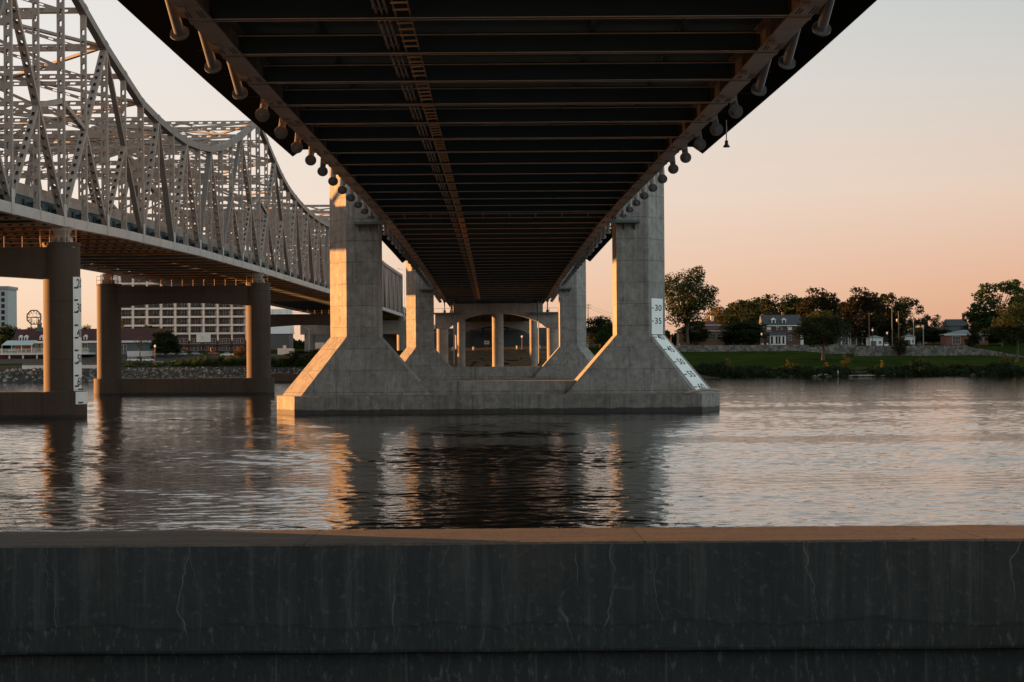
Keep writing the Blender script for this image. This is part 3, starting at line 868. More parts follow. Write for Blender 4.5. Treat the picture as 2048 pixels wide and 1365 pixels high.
# ------------------------------------------------------------------ the steel truss bridge on the left
PIERY = [(0,246.0),(14,417.0),(32,640.0),(50,845.0)]
def ky(i):
    if i < 0: return 246.0 + i*12.2
    return lin(PIERY, i)
def kx(Y): return -56.0 + .0245*(Y - 243)
WID = 33.0
CH = [(-6,24.2),(0,24.75),(3,25.5),(8,26.3),(14,26.65),(24,26.75),(32,26.8),(50,26.6)]
TOPZ = [(-5,47.6),(-4,48.2),(-3,50.3),(-2,52.7),(-1,55.6),(0,58.6),(1,55.6),(2,52.7),(3,50.3),(4,48.0),(5,47.0),(6,46.4),(7,46.2),(8,46.7),(9,47.6),(10,49.2),(11,51.5),(12,54.3),(13,57.4),(14,60.2),(15,57.4),(16,54.4),(17,51.9),(18,50.0),(19,48.9),(20,48.1),(21,47.5),(22,47.2),(23,47.0),(24,47.0),(25,47.3),(26,47.8),(27,48.8),(28,50.2),(29,52.0),(30,54.4),(31,57),(32,60),(33,57),(34,54),(35,51),(36,49),(38,47),(40,46.2),(42,45.8),(44,45.6),(46,45.5),(48,45.4),(50,45.3)]
ILO, IHI = -4, 50
def kb(i, side=0, dz=0): 
    Y = ky(i); return Vector((kx(Y) - side*WID, Y, lin(CH, i) + .65 + dz))
def kt(i, side=0, dz=0):
    Y = ky(i); return Vector((kx(Y) - side*WID, Y, lin(TOPZ, i) - .6 + dz))
K = thing('truss_bridge', 'grey steel through truss bridge with perforated members and peaked towers beside the dark deck', 'truss bridge', (-72, 417, 26))
NX = (1, 0, 0)
main = {}   # diagonals: (bottom i, top i)
pairs = []
def tall(c, d):     # subdivided panel on side d of pier c
    pairs.append(('b', c, c+2*d)); pairs.append(('t', c+2*d, c+4*d))
def build_truss(side):
    far = side == 1
    def holes(i): return (ky(i) < 700) if not far else (ky(i) < 520)
    def hw(i): return dict(pitch=1.55, hw=.2, hl=.38) if ky(i) < 450 else dict(pitch=1.9, hw=.2, hl=.46)
    bc = MB()
    for i in range(ILO, IHI):
        bc.beam(kb(i, side), kb(i+1, side), 1.3, .9)
    bco = bc.build('bottom_chord', M['chord'], K)
    if not far:
        g = MB()
        for i in range(ILO, IHI + 1):
            p = kb(i, side); w = 1.5 if i % 2 == 0 else .5
            g.box(p.x+.455, p.x+.475, p.y-w/2, p.y+w/2, p.z-.7, p.z+.68 + (1.6 if i % 2 == 0 else .3))
            for q in np.arange(-.55, .6, .22):
                g.box(p.x+.476, p.x+.50, p.y-w*.42, p.y+w*.42, p.z+q-.03, p.z+q+.03)
        g.build('gusset_plates', M['chord'], bco)
    tc = MB()
    for i in range(ILO, IHI):
        tc.beam(kt(i, side), kt(i+1, side), 1.15, .95)
        p = kt(i, side); d = (kt(i+1, side) - p).normalized()
        tc.beam(p - d*.8, p + d*.8, 1.32, 1.02)
    tc.build('top_chord', M['steel_dark'], K)
    vm = [None, MB()]
    for i in range(ILO, IHI + 1):
        w = .94 if i % 2 == 0 else .78
        m = MB().perf(kb(i, side, .6), kt(i, side, -.5), w, .6, (0, 1, 0), solid=not holes(i), **hw(i))
        m.build('vertical_post', M['steel'], K)
    def diag(p, q, solid, i, w=.92):
        a_ = (q - p).normalized()
        m = MB().perf(p, q, w, .6, a_.cross(Vector((1, 0, 0))), solid=solid or not holes(i), **hw(i))
        m.build('diagonal', M['steel_dark'] if solid else M['steel'], K)
    def tall(c, d):
        if not (ILO <= c+4*d <= IHI): return
        B0, T2, B2, B4 = kb(c, side, .5), kt(c+2*d, side, -.3), kb(c+2*d, side, .5), kb(c+4*d, side, .5)
        diag(B0, T2, False, c+d); diag(T2, B4, True, c+3*d, .72)
        m1, m3 = (B0+T2)/2, (T2+B4)/2
        diag(B2, m1, False, c+d, .7); diag(B2, m3, False, c+3*d, .7)
        mid = (kb(c, side)*.52 + kt(c, side)*.48)
        diag(m1, mid, False, c+d, .6)
    for c in (0, 14, 32):
        tall(c, 1); tall(c, -1)
    def warren(a, b, flip=0):
        k = 0
        for i in range(a, b):
            up = (i - a) % 2 == 0
            p, q = (kb(i, side, .5), kt(i+1, side, -.3)) if up else (kt(i, side, -.3), kb(i+1, side, .5))
            diag(p, q, (up and i >= (a+b)/2) or (not up and i < (a+b)/2), i)
    warren(4, 10); warren(18, 28); warren(36, 50)
build_truss(0); build_truss(1)

# sway frames and top laterals between the two trusses
for i in range(ILO, IHI + 1):
    a, b = kt(i, 0), kt(i, 1)
    hb = lin(CH, i) + 8.2
    near_ = ky(i) < 470
    m = MB()
    NY = (0, 1, 0)
    m.perf(a, b, .75, .6, NY, pitch=2.0, hw=.2, hl=.5, solid=not near_)
    z2 = a.z - 5.2
    low = []
    while z2 > hb + 3: low.append(z2); z2 -= 7.5
    low = low[:3] if i % 2 == 0 else low[:1]
    prev = 0
    for j, z in enumerate(low):
        a2, b2 = Vector((a.x, a.y, z)), Vector((b.x, b.y, z))
        m.perf(a2, b2, .62, .5, NY, pitch=2.0, hw=.17, hl=.45, solid=not near_)
        zt = a.z if j == 0 else low[j-1]
        mid = (a2 + b2)/2
        for e in (a, b):
            top = Vector((e.x, e.y, zt))
            m.perf(Vector((mid.x, mid.y, zt)), Vector((e.x, e.y, z)), .42, .4, NY, pitch=2.0, hw=.12, hl=.4, solid=not near_ or j > 0)
    m.build('sway_frame', M['steel'], K)
m = MB()
for i in range(ILO, IHI, 2):
    for s0 in (0, 1):
        e = min(i+2, IHI)
        m.perf(kt(i, s0), kt(e, 1-s0), .5, .4, (0, .2, 1), pitch=2.0, hw=.14, hl=.4, solid=ky(i) > 470)
m.build('top_laterals', M['steel'], K)

def last_of(n):
    return [o for o in K.children if o.name.startswith(n)][-1]
# floor: crossing floor beams, perforated bottom laterals, deck, parapet
for i in range(ILO, IHI + 1):
    a, b = kb(i, 0, .55), kb(i, 1, .55)
    m = MB()
    m.box(b.x, a.x, a.y-.03, a.y+.03, a.z+.05, a.z+1.0)
    m.box(b.x, a.x, a.y-.3, a.y+.3, a.z+.0, a.z+.05)
    m.box(b.x, a.x, a.y-.3, a.y+.3, a.z+1.0, a.z+1.05)
    m.build('floor_beam', M['beam'], K)
i = float(ILO)
while ky(i) < 640:
    a, b = kb(i, 0, -.35), kb(i, 1, -.35)
    MB().perf(a, b, .42 if ky(i) < 340 else .2, .4, (0, 1, 0), pitch=1.5, hw=.12, hl=.30, solid=ky(i) > 340).build('bottom_strut', M['strut_orange'], K)
    MB().beam(a, b, .37 if ky(i) < 340 else .15, .12, (0, 1, 0)).build('dark_hole_backing', M['beam'], bpy.data.objects[-1] if False else last_of('bottom_strut'))  # dark core added inside the strut so its holes read as shade
    i += 1.0
m = MB()
for i in range(ILO, IHI, 1):
    for s0 in (0, 1):
        m.beam(kb(i, s0, .1), kb(i+1, .5, .1), .4, .3, (0, 0, 1))
m.build('bottom_laterals', M['beam'], K)
def ksweep(prof, name, m_, i0=ILO, i1=IHI, step=1):
    n = len(prof); vs = []; idx = list(range(i0, i1 + 1, step))
    for i in idx:
        p = kb(i, 0)
        vs += [(p.x + x, p.y, p.z + z) for x, z in prof]
    mb = MB().add(vs, [(j*n+a, j*n+(a+1) % n, (j+1)*n+(a+1) % n, (j+1)*n+a) for j in range(len(idx)-1) for a in range(n)] + [tuple(range(n))[::-1], tuple((len(idx)-1)*n + a for a in range(n))])
    return mb.build(name, m_, K)
ksweep([(-31.8,2.0),(-1.6,2.0),(-1.6,2.4),(-31.8,2.4)], 'road_deck', M['deck_under'])
for x in (-30, -25, -20, -15, -10, -5.5):
    ksweep([(x-.25,1.65),(x+.25,1.65),(x+.25,1.99),(x-.25,1.99)], 'stringer', M['beam'])
ksweep([(-1.9,2.41),(-1.5,2.41),(-1.6,3.9),(-1.8,3.9)], 'parapet', M['bent'])
ksweep([(-31.9,2.41),(-31.5,2.41),(-31.6,3.9),(-31.8,3.9)], 'parapet', M['bent'])
m = MB()
for i in range(ILO, 40):
    for q in (0, .33, .66):
        p = kb(i + q, 0)
        m.box(p.x-1.3, p.x-1.1, p.y-1.6, p.y+1.6, p.z+.7, p.z+1.9)
m.build('fascia_panels', M['beam'], K)

# overhead sign seen through the truss
p = P(300, 330, 330)
# bearings
for i in (0, 14, 32, 50):
    for s in (0, 1):
        p = kb(i, s)
        m = MB()
        z1 = p.z - .68; z0 = z1 - (2.6 if i < 50 else 1.2)
        m.prism([(p.x-1.6, p.y-1.3), (p.x+1.6, p.y-1.3), (p.x+1.6, p.y+1.3), (p.x-1.6, p.y+1.3)], z0, z0 + (z1-z0)*.55,
                [(p.x-.8, p.y-.8), (p.x+.8, p.y-.8), (p.x+.8, p.y+.8), (p.x-.8, p.y+.8)])
        m.prism([(p.x-.8, p.y-.8), (p.x+.8, p.y-.8), (p.x+.8, p.y+.8), (p.x-.8, p.y+.8)], z0 + (z1-z0)*.55, z1,
                [(p.x-1.15, p.y-1.0), (p.x+1.15, p.y-1.0), (p.x+1.15, p.y+1.0), (p.x-1.15, p.y+1.0)])
        for q in (-1.0, -.35, .35, 1.0):
            m.box(p.x+q-.06, p.x+q+.06, p.y-1.45, p.y+1.45, z0, z0 + (z1-z0)*.5)
        m.box(p.x-1.9, p.x+1.9, p.y-1.6, p.y+1.6, z0-.18, z0)
        m.build('bearing', M['steel'], K)

def kpier(i, label, ztop, zcap, dia, beam_bot, capl=3.2, solid=False):
    Y = ky(i); xr, xl = kx(Y) - .1, kx(Y) - WID + .1
    T = thing('truss_pier', label, 'bridge pier', ((xr+xl)/2, Y, 0), 'twin-columned concrete piers of the truss bridge')
    for x in (xl, xr):
        MB().tube((x, Y, zcap-.2), (x, Y, ztop), dia/2, n=40).tube((x, Y, ztop-.02), (x, Y, ztop+.35), dia/2+.1, n=40).build('column', M['old_pier'], T)
    n = 20; prof = [(xl, ztop-.25), (xl, beam_bot)]
    a, b = xl + dia*.45, xr - dia*.45
    for k in range(n+1):
        q = k/n; prof.append((a + (b-a)*q, beam_bot + .7*math.sin(math.pi*q)))
    prof += [(xr, beam_bot), (xr, ztop-.25)]
    MB().extrude(prof[::-1], (0, Y-1.6, 0), (1,0,0), (0,0,1), (0,1,0), 3.2).build('crossbeam', M['old_pier'], T)
    r = dia/2 + .75
    cp = MB()
    for x in (xl, xr): cp.tube((x, Y, -3), (x, Y, zcap), r, n=40)
    cp.box(xl, xr, Y-2.1, Y+2.1, -3, zcap-.02)
    cp.build('pile_cap', M['old_pier'], T)
    ra = MB()
    y0 = Y - 1.5
    pts = [(xl + (xr-xl)*k/14) for k in range(15)]
    for x in pts:
        ra.tube((x, y0, ztop-.25), (x, y0, ztop+1.15), .06, n=6)
    for h in (.5, 1.1): ra.tube((xl, y0, ztop-.25+h), (xr, y0, ztop-.25+h), .035, n=6)
    for x in (xl, xr):
        q = [(x-2.3,Y-2.0),(x-1,Y-2.25),(x+1,Y-2.25),(x+2.3,Y-1.9)]
        for u, v in q: ra.tube((u, v, ztop+.3), (u, v, ztop+2.0), .06, n=6)
        for h in (1.1, 1.95):
            for (u0, v0), (u1, v1) in zip(q[:-1], q[1:]): ra.tube((u0, v0, ztop+h), (u1, v1, ztop+h), .05, n=6)
    ra.build('railing', M['rung'], T)
    return T, xr, Y, dia/2, r
KP1, KX1, KY1, KR1, KRC = kpier(0, 'nearest twin-columned truss pier with a white river gauge on its round column', 22.3, 3.45, 4.75, 17.95)
kpier(14, 'middle twin-columned truss pier in the river framing the balcony apartments', 24.0, 3.6, 5.3, 19.4)
kpier(32, 'far brown truss pier partly hidden behind the gauge tower', 23.2, 3.0, 5.2, 18.6)

def column_gauge():
    g = MB(); n = 10
    def arc(r, z, a): return Vector((KX1 + r*math.sin(a), KY1 - r*math.cos(a), z))
    def shell(r, a0, a1, z0, z1):
        vs = []
        for k in range(n+1):
            a = a0 + (a1-a0)*k/n
            vs += [arc(r, z0, a), arc(r, z1, a), arc(r-.06, z1, a), arc(r-.06, z0, a)]
        fs = []
        for k in range(n):
            for q in range(4): fs.append((k*4+q, (k+1)*4+q, (k+1)*4+(q+1) % 4, k*4+(q+1) % 4))
        fs += [(0,1,2,3), tuple(n*4+q for q in (3,2,1,0))]
        g.add(vs, fs)
    zt = P(150, 555, KY1).z; zb_ = 3.5
    ra, rc = KR1 + .09, KRC + .09
    A0, A1 = math.radians(48), math.radians(122)
    shell(ra, A0, A1, zb_, zt)
    z1c = 3.4; z0c = P(165, 809, KY1-2).z
    shell(rc, math.radians(44), math.radians(112), z0c, z1c)
    gb = g.build('gauge_board', M['white_paint'], KP1, label='white river gauge board wrapped round the column')
    marks = [(573,'2'),(597.5,None),(622,'3'),(648,None),(673,'4'),(698.5,None),(724,'5'),(749,None),(770,'6')]
    for y, num in marks:
        z = P(150, y + 3, KY1-1.5).z
        k = MB()
        a0, a1 = math.radians(52), math.radians(69)
        for j in range(5):
            u0, u1 = a0 + (a1-a0)*j/5, a0 + (a1-a0)*(j+1)/5
            zz = -.10 if j < 4 else .02
            k.add([arc(ra+.02, z-.11, u0), arc(ra+.02, z + zz, u1), arc(ra+.02, z+.12, u1), arc(ra+.02, z+.12, u0)], [(0,1,2,3)])
        k.build('gauge_mark', M['black'], gb)
        if num:
            vs, fs = text_shape(num + '0', 1.55)
            MB().add([arc(ra+.02, z + .55 + yy, math.radians(78) + x*.95/ra) for x, yy, _ in vs], fs).build('gauge_figure', M['black'], gb)
    for y in (777.5, 806):
        z = P(165, y, KY1-2.5).z - (.12 if y < 780 else 0)
        k = MB()
        a0, a1 = math.radians(50), math.radians(66)
        for j in range(4):
            u0, u1 = a0 + (a1-a0)*j/4, a0 + (a1-a0)*(j+1)/4
            k.add([arc(rc+.02, z-.1, u0), arc(rc+.02, z-.1, u1), arc(rc+.02, z+.1, u1), arc(rc+.02, z+.1, u0)], [(0,1,2,3)])
        k.build('gauge_mark', M['black'], gb)
column_gauge()

# concrete bents of the approach beyond the end of the truss
for (x0, x1, Y, zt, zb_, cols, lab) in ((-87, -37.5, 852, 25.1, 19.0, (-83, -63.5, -41.5), 'pale rectangular crossbeam pier holding the landward end of the truss'),
                                        ):
    T = thing('end_pier', lab, 'bridge pier', ((x0+x1)/2, Y, 0))
    MB().box(x0, x1, Y-2.2, Y+2.2, zb_, zt).build('crossbeam', M['bent'], T, bevel=.06)
    for x in cols:
        MB().tube((x, Y, gz(x, Y)-1), (x, Y, zb_+.02), 2.4, n=28).build('column', M['bent'], T)
V = thing('approach_viaduct', 'pale concrete viaduct leading on from the end of the truss bridge', 'viaduct', (-60, 900, 27))
yv = [847, 900, 1000, 1150]
for nm, pr, mm in (('deck_slab', [(-33,1.6),(0.5,1.6),(.5,2.4),(-33,2.4)], 'bent'), ('parapet', [(.1,2.41),(.5,2.41),(.5,4.2),(.1,4.2)], 'bent'), ('parapet', [(-33,2.41),(-32.6,2.41),(-32.6,4.2),(-33,4.2)], 'bent'),
                   ('fascia_girder', [(-1.2,-1.4),(-.8,-1.4),(-.8,1.59),(-1.2,1.59)], 'rail'), ('fascia_girder', [(-31,-1.4),(-30.6,-1.4),(-30.6,1.59),(-31,1.59)], 'rail'), ('fascia_girder', [(-16,-1.4),(-15.6,-1.4),(-15.6,1.59),(-16,1.59)], 'rail')):
    n = len(pr); vs = []
    for y in yv:
        bx = kx(845) + .02*(y - 845); bz = 27.0 - .012*(y - 845)
        vs += [(bx + x, y, bz + z) for x, z in pr]
    MB().add(vs, [(j*n+a, j*n+(a+1) % n, (j+1)*n+(a+1) % n, (j+1)*n+a) for j in range(len(yv)-1) for a in range(n)] + [tuple(range(n))[::-1], tuple((len(yv)-1)*n + a for a in range(n))]).build(nm, M[mm], V)
# ------------------------------------------------------------------ trees and bushes
LEAF = {
 'dark':  leaf_mat('dark_leaves', (.008,.015,.005), (.030,.042,.012)),
 'green': leaf_mat('green_leaves', (.010,.022,.006), (.045,.062,.015)),
 'olive': leaf_mat('olive_leaves', (.011,.019,.006), (.046,.055,.014)),
 'gold':  leaf_mat('golden_leaves', (.06,.05,.012), (.20,.14,.035), .45),
 'rust':  leaf_mat('rusty_leaves', (.012,.015,.006), (.048,.040,.013), .35),
}
bk = NT('bark'); bk.base(bk.ramp(bk.noise(2, 6, .7, bk.mapping((3,3,.5))), [(.3,(.03,.024,.018)),(.7,(.09,.07,.05))])); bk.set(Roughness=.9)
M['bark'] = bk.m

def leaf_quads(pts, size, rnd, flat=.5):
    n = len(pts)
    a = rnd.normal(size=(n, 3)); a[:, 2] *= 1.0
    a /= np.linalg.norm(a, axis=1)[:, None]
    b = rnd.normal(size=(n, 3)); b -= a*np.sum(a*b, axis=1)[:, None]; b /= np.linalg.norm(b, axis=1)[:, None]
    s = size*rnd.uniform(.6, 1.35, n)[:, None]
    u, v = a*s, b*s*.62
    V = np.empty((n*4, 3)); V[0::4] = pts - u; V[1::4] = pts - v*1.0 + u*.1; V[2::4] = pts + u; V[3::4] = pts + v
    return V, np.arange(n*4).reshape(n, 4)

def fast_mesh(name, V, Fc, mat_):
    me = bpy.data.meshes.new(name)
    me.vertices.add(len(V)); me.vertices.foreach_set('co', V.astype(np.float32).ravel())
    n, k = Fc.shape
    me.loops.add(n*k); me.loops.foreach_set('vertex_index', Fc.astype(np.int32).ravel())
    me.polygons.add(n); me.polygons.foreach_set('loop_start', np.arange(0, n*k, k, dtype=np.int32))
    me.update(calc_edges=True); me.materials.append(mat_); return me

def grow(seed, H=10.0, W=8.0, trunk=.22, base=.25, lobes=16, leaves=3600, size=.2, shape='round', limbs=True):
    """a tree H high and W wide: limbs reach for lobes of foliage; leaves crowd the lobes' outsides"""
    rnd = np.random.default_rng(seed)
    zc = H*(base + 1)/2; hz = H*(1 - base)/2
    cs = []
    for k in range(lobes*8):
        if len(cs) >= lobes: break
        d = rnd.normal(size=3); d /= np.linalg.norm(d)
        r = rnd.uniform(.45, .86)
        c = np.array([d[0]*W/2*r, d[1]*W/2*r, zc + d[2]*hz*r])
        t = (c[2] - H*base)/(H*(1-base))
        if shape == 'cone': c[:2] *= max(.12, 1.15*(1 - t))
        elif shape == 'spread': c[:2] *= .55 + .75*min(1, max(0, t))*1.1; 
        elif shape == 'column': c[:2] *= .6
        if all(np.linalg.norm((c - q[0])/np.array([1,1,1.0])) > W*.13 for q in cs):
            cs.append((c, rnd.uniform(.13, .235)*W*(1.15 - .25*r)))
    P_ = []
    per = leaves // max(1, len(cs))
    for c, r in cs:
        d = rnd.normal(size=(per, 3)); d /= np.linalg.norm(d, axis=1)[:, None]
        rr = r*rnd.uniform(.35, 1.08, per)**.55
        # twig-sized clusters inside each lobe give the outline its crumbs
        sub = rnd.normal(size=(9, 3)); sub /= np.linalg.norm(sub, axis=1)[:, None]
        pick = rnd.integers(0, 9, per)
        w = (rnd.random(per) < .6)[:, None]
        dd = np.where(w, sub[pick]*.86 + d*.36, d)
        P_.append(c + dd*rr[:, None]*np.array([1, 1, .78]))
    pts = np.concatenate(P_)
    pts = pts[pts[:, 2] > H*base*.75]
    V, Fc = leaf_quads(pts, size, rnd)
    tr = MB()
    top = Vector((rnd.uniform(-.3,.3), rnd.uniform(-.3,.3), H*(base + (1-base)*.55)))
    mid = Vector((rnd.uniform(-.15,.15), rnd.uniform(-.15,.15), H*base))
    tr.path([Vector((0,0,-.4)), Vector((0,0,.25)), mid, top], [trunk*1.7, trunk*1.15, trunk*.85, trunk*.3], 9)
    if limbs:
        for c, r in cs:
            q = rnd.uniform(.0, .8)
            s0 = mid.lerp(top, q); e = Vector(c)
            m_ = s0.lerp(e, .5) + Vector((0, 0, (e - s0).length*.10))
            tr.path([s0, m_, e], [trunk*.45*(1-.5*q), trunk*.25, trunk*.08], 6)
    tr.v = [tuple(v) for v in tr.v]
    return V, Fc, tr

TREE = {}
def variant(key, leaf, **k):
    V, Fc, tr = grow(**k)
    tm = bpy.data.meshes.new('trunk'); tm.from_pydata(tr.v, [], tr.f); tm.materials.append(M['bark'])
    TREE[key] = (fast_mesh('crown', V, Fc, LEAF[leaf]), tm, k.get('H', 10.0), k.get('W', 8.0))
variant('big',    'olive', seed=11, lobes=40, leaves=11000, size=.13, shape='spread', W=7.4, base=.16, trunk=.2)
variant('oak',    'green', seed=21, lobes=26, leaves=7600, size=.18, base=.04, W=6.8)
variant('maple',  'olive', seed=32, lobes=26, leaves=7600, size=.17, base=.05, W=6.8)
variant('dense',  'dark',  seed=43, lobes=30, leaves=8000, size=.19, base=.0, W=6.8)
variant('loose',  'dark',  seed=54, lobes=20, leaves=4600, size=.17, base=.10, shape='spread', W=7.0)
variant('gold',   'gold',  seed=65, lobes=18, leaves=4600, size=.17, base=.06, W=7.0)
variant('rust',   'rust',  seed=76, lobes=28, leaves=8000, size=.18, base=.03, W=6.8)
variant('willow', 'olive', seed=87, lobes=34, leaves=10500, size=.15, base=.20, W=7.6)
variant('conifer','dark',  seed=98, lobes=26, leaves=5200, size=.17, base=.03, shape='cone', W=5.4)
variant('bush',   'green', seed=109, lobes=14, leaves=2600, size=.24, base=.02, limbs=False, trunk=.1, W=7)
variant('sapling','gold',  seed=120, lobes=11, leaves=900, size=.26, base=.05, shape='column', W=6, trunk=.08)

def tree(kind, x, ytop, ybase, Y, wpx, label, name='tree', cat='tree', group='trees on the far bank', z=None, rz=None):
    """x: middle, ytop/ybase: image rows of its top and foot, wpx: crown width, all as measured in the photograph; Y: its distance"""
    cm, tm, H, W = TREE[kind]
    p = P(x, ybase, Y); zt = P(x, ytop, Y).z
    zb_ = gz(p.x, Y) if z is None else z
    o = thing(name, label, cat, (p.x, Y, zb_), group, rz if rz is not None else (x*1.7) % 6.28)
    if group == G_R and kind not in ('big', 'conifer'): wpx *= 1.22
    s = wpx*Y/F/W
    o.scale = (s, s, (zt - zb_)/H)
    for nm, me in (('crown', cm), ('trunk', tm)):
        c = bpy.data.objects.new(nm, me); COL.objects.link(c); c.parent = o
    return o

G_R = 'trees behind the houses on the right bank'
# right bank, from the gauge tower to the edge of the picture
tree('big',   1376, 533, 692, 868, 118, 'tallest spreading tree rising beside the concrete gauge tower', group=G_R)
tree('oak', 1392, 640, 694, 880, 46, 'dark rounded tree hiding the left side of the red-roofed bungalow', group=G_R)
tree('gold',  1438, 600, 690, 935, 46, 'small golden-edged tree behind the bungalow chimney', group=G_R)
tree('oak',   1486, 597, 690, 960, 78, 'broad green tree behind the gap between bungalow and brick house', group=G_R)
tree('dense', 1486, 638, 694, 872, 84, 'low dark tree standing in front of the gap left of the brick house', group=G_R)
tree('maple', 1538, 585, 688, 985, 92, 'wide crowned tree behind the left chimney of the brick house', group=G_R)
tree('dense', 1588, 583, 688, 975, 66, 'dark upright tree behind the right half of the brick house roof', group=G_R)
tree('rust',  1637, 577, 690, 960, 92, 'tall rusty-edged tree between the brick house and the willow', group=G_R)
tree('willow',1646, 618, 726, 770, 92, 'bushy grey-green willow standing on the lawn before the stone wall', group=G_R)
tree('rust',  1722, 576, 690, 905, 84, 'tall round reddish-brown tree right of the willow', group=G_R)
tree('oak',   1772, 581, 690, 930, 58, 'green tree with a flat top in the middle of the right-hand clump', group=G_R)
tree('loose', 1808, 584, 690, 925, 62, 'airy tree letting the sky through at the end of the clump', group=G_R)
tree('loose', 1857, 622, 690, 985, 36, 'small dark tree standing alone against the pink sky', group=G_R)
tree('loose', 1885, 637, 690, 1010, 34, 'low flat-topped tree left of the dark gabled roof', group=G_R)
tree('dense', 1958, 625, 692, 950, 60, 'dark tree behind the chimney of the brick ranch house', group=G_R)
tree('oak', 2000, 556, 694, 925, 104, 'very large tree towering over the right end of the bank', group=G_R)
tree('oak', 2052, 568, 694, 935, 70, 'tall tree cut by the right edge of the picture', group=G_R)
tree('olive' if False else 'willow', 2034, 602, 728, 765, 78, 'leafy yellow-green tree close to the water at the right edge', group=G_R)
tree('conifer', 1948, 640, 700, 838, 40, 'dark cone-shaped evergreen in front of the ranch house', group=G_R)
tree('rust',  1801, 674, 706, 826, 30, 'small reddish tree against the two-tier stone wall', group=G_R)
tree('dense', 1203, 628, 704, 842, 66, 'round tree between the two tower legs below the utility pole', group=G_R)
tree('oak',   1226, 642, 706, 800, 50, 'smaller yellowish tree tucked behind the right gauge tower leg', group=G_R)
tree('dense', 1468, 604, 690, 1010, 84, 'dark tree filling the gap just right of the bungalow', group=G_R)
tree('oak',   1512, 592, 690, 1025, 84, 'green tree directly left of the brick house roof', group=G_R)
tree('oak',   1606, 590, 690, 1030, 90, 'green tree at the right gable of the brick house', group=G_R)
tree('dense', 1684, 604, 690, 1020, 84, 'dark tree behind the willow and the blue-grey house', group=G_R)
tree('dense', 1750, 600, 690, 1035, 84, 'dark low tree behind the small white garage', group=G_R)
tree('oak',   1826, 640, 690, 1040, 60, 'low tree behind the pair of pale lamp poles', group=G_R)
tree('dense', 1866, 655, 690, 940, 70, 'dark hedge-like tree before the brown-roofed building', group=G_R)
tree('dense', 2010, 640, 694, 860, 90, 'dark tree under the very large tree near the right edge', group=G_R)
tree('dense', 1985, 648, 694, 955, 60, 'dark tree at the right end of the ranch house roof', group=G_R)
# left bank
G_L = 'trees on the left bank'
tree('dense', 12, 646, 700, 850, 62, 'dark round tree below the tall tower block at the left edge', group=G_L)
tree('dense', 66, 652, 698, 900, 60, 'dark tree under the big clock face', group=G_L)
tree('gold',  40, 664, 698, 842, 40, 'golden tree left of the red restaurant roof', group=G_L)
tree('dense', 172, 647, 700, 880, 34, 'dark tree in the gap between the two truss piers', group=G_L)
tree('gold',  239, 628, 700, 836, 32, 'golden-lit tree at the left corner of the balcony apartments', group=G_L)
tree('dense', 332, 655, 714, 790, 64, 'big dark shade tree before the apartments beside the parked trucks', group=G_L)
tree('oak',   300, 648, 706, 845, 40, 'tree behind the shade tree against the apartment balconies', group=G_L)
tree('gold',  479, 689, 731, 742, 30, 'golden-leaved bush beside the right column of the middle truss pier', name='bush', cat='bush', group=G_L)
tree('loose', 596, 700, 720, 760, 44, 'dark shrub on the bank right of the far truss pier', name='bush', cat='bush', group=G_L)
tree('bush',  632, 700, 736, 730, 74, 'large rounded shrub in front of the landward truss pier', name='bush', cat='bush', group=G_L)
tree('bush',  576, 708, 738, 728, 50, 'low dark shrub by the water left of the gauge tower', name='bush', cat='bush', group=G_L)
# bare tree in the car park
def bare_tree():
    p = P(280, 716, 775); z0 = gz(p.x, 775)
    o = thing('bare_tree', 'leafless vase-shaped tree standing among the parked cars', 'tree', (p.x, 775, z0), G_L)
    rnd = random.Random(8); m = MB()
    h = P(280, 674, 775).z - z0
    def br(q, d, L, r, k):
        e = q + d*L
        m.tube(q, e, r, r*.6, 6)
        if k == 0: return
        for _ in range(3):
            dd = (d + Vector((rnd.uniform(-.7,.7), rnd.uniform(-.7,.7), rnd.uniform(-.1,.4)))).normalized()
            br(e, dd, L*.72, r*.6, k-1)
    br(Vector((p.x, 775, z0-.2)), Vector((0,0,1)), h*.36, .34, 4)
    m.build('trunk', M['bark'], o)
bare_tree()

def thicket(name, label, spots, leaf, seed, size):
    """an undergrowth nobody could count, as one object"""
    rnd = np.random.default_rng(seed); P_ = []
    for x, y, z, r, h in spots:
        n = int(70*r*h/1.6) + 16
        d = rnd.normal(size=(n, 3)); d /= np.linalg.norm(d, axis=1)[:, None]; d[:, 2] = np.abs(d[:, 2])
        P_.append(np.array([x, y, z]) + d*np.array([r, r*.8, h])*rnd.uniform(.45, 1.05, n)[:, None])
    V, Fc = leaf_quads(np.concatenate(P_), size, rnd)
    o = bpy.data.objects.new(name, fast_mesh(name, V, Fc, LEAF[leaf])); COL.objects.link(o)
    return tag(o, label, 'undergrowth', kind='stuff')
rr = random.Random(77)
sp = []
for x in np.arange(34, 215, 1.05):
    for row in range(3):
        Y = BANK - 1 + rr.uniform(0, 7) + row*7; X = x + rr.uniform(-.8,.8)
        sp.append((X, Y, max(0, gz(X, Y)) - .3, rr.uniform(1.3, 2.6), rr.uniform(1.9, 4.0)*(1 - .10*row)*(.75 + .45*math.sin(x*.13) * math.sin(x*.047+1) + .25*math.sin(x*.41))))
thicket('undergrowth', 'dense dark undergrowth along the water edge of the right bank', sp, 'dark', 5, .36)
sp = []
for x in np.arange(-148, -56, 1.3):
    for row in range(2):
        Y = 722 + rr.uniform(-2, 6) + row*9; X = x + rr.uniform(-1,1)
        if rr.random() < .12: continue
        px_ = VX + X*F/Y
        hh = (1.0 if px_ < 330 else 1.0 + min(1, (px_ - 330)/60)*2.1)*rr.uniform(.6, 1.3)
        if px_ < 235: hh *= .7
        sp.append((X, Y, gz(X, Y) - .3, rr.uniform(1.2, 2.4), hh))
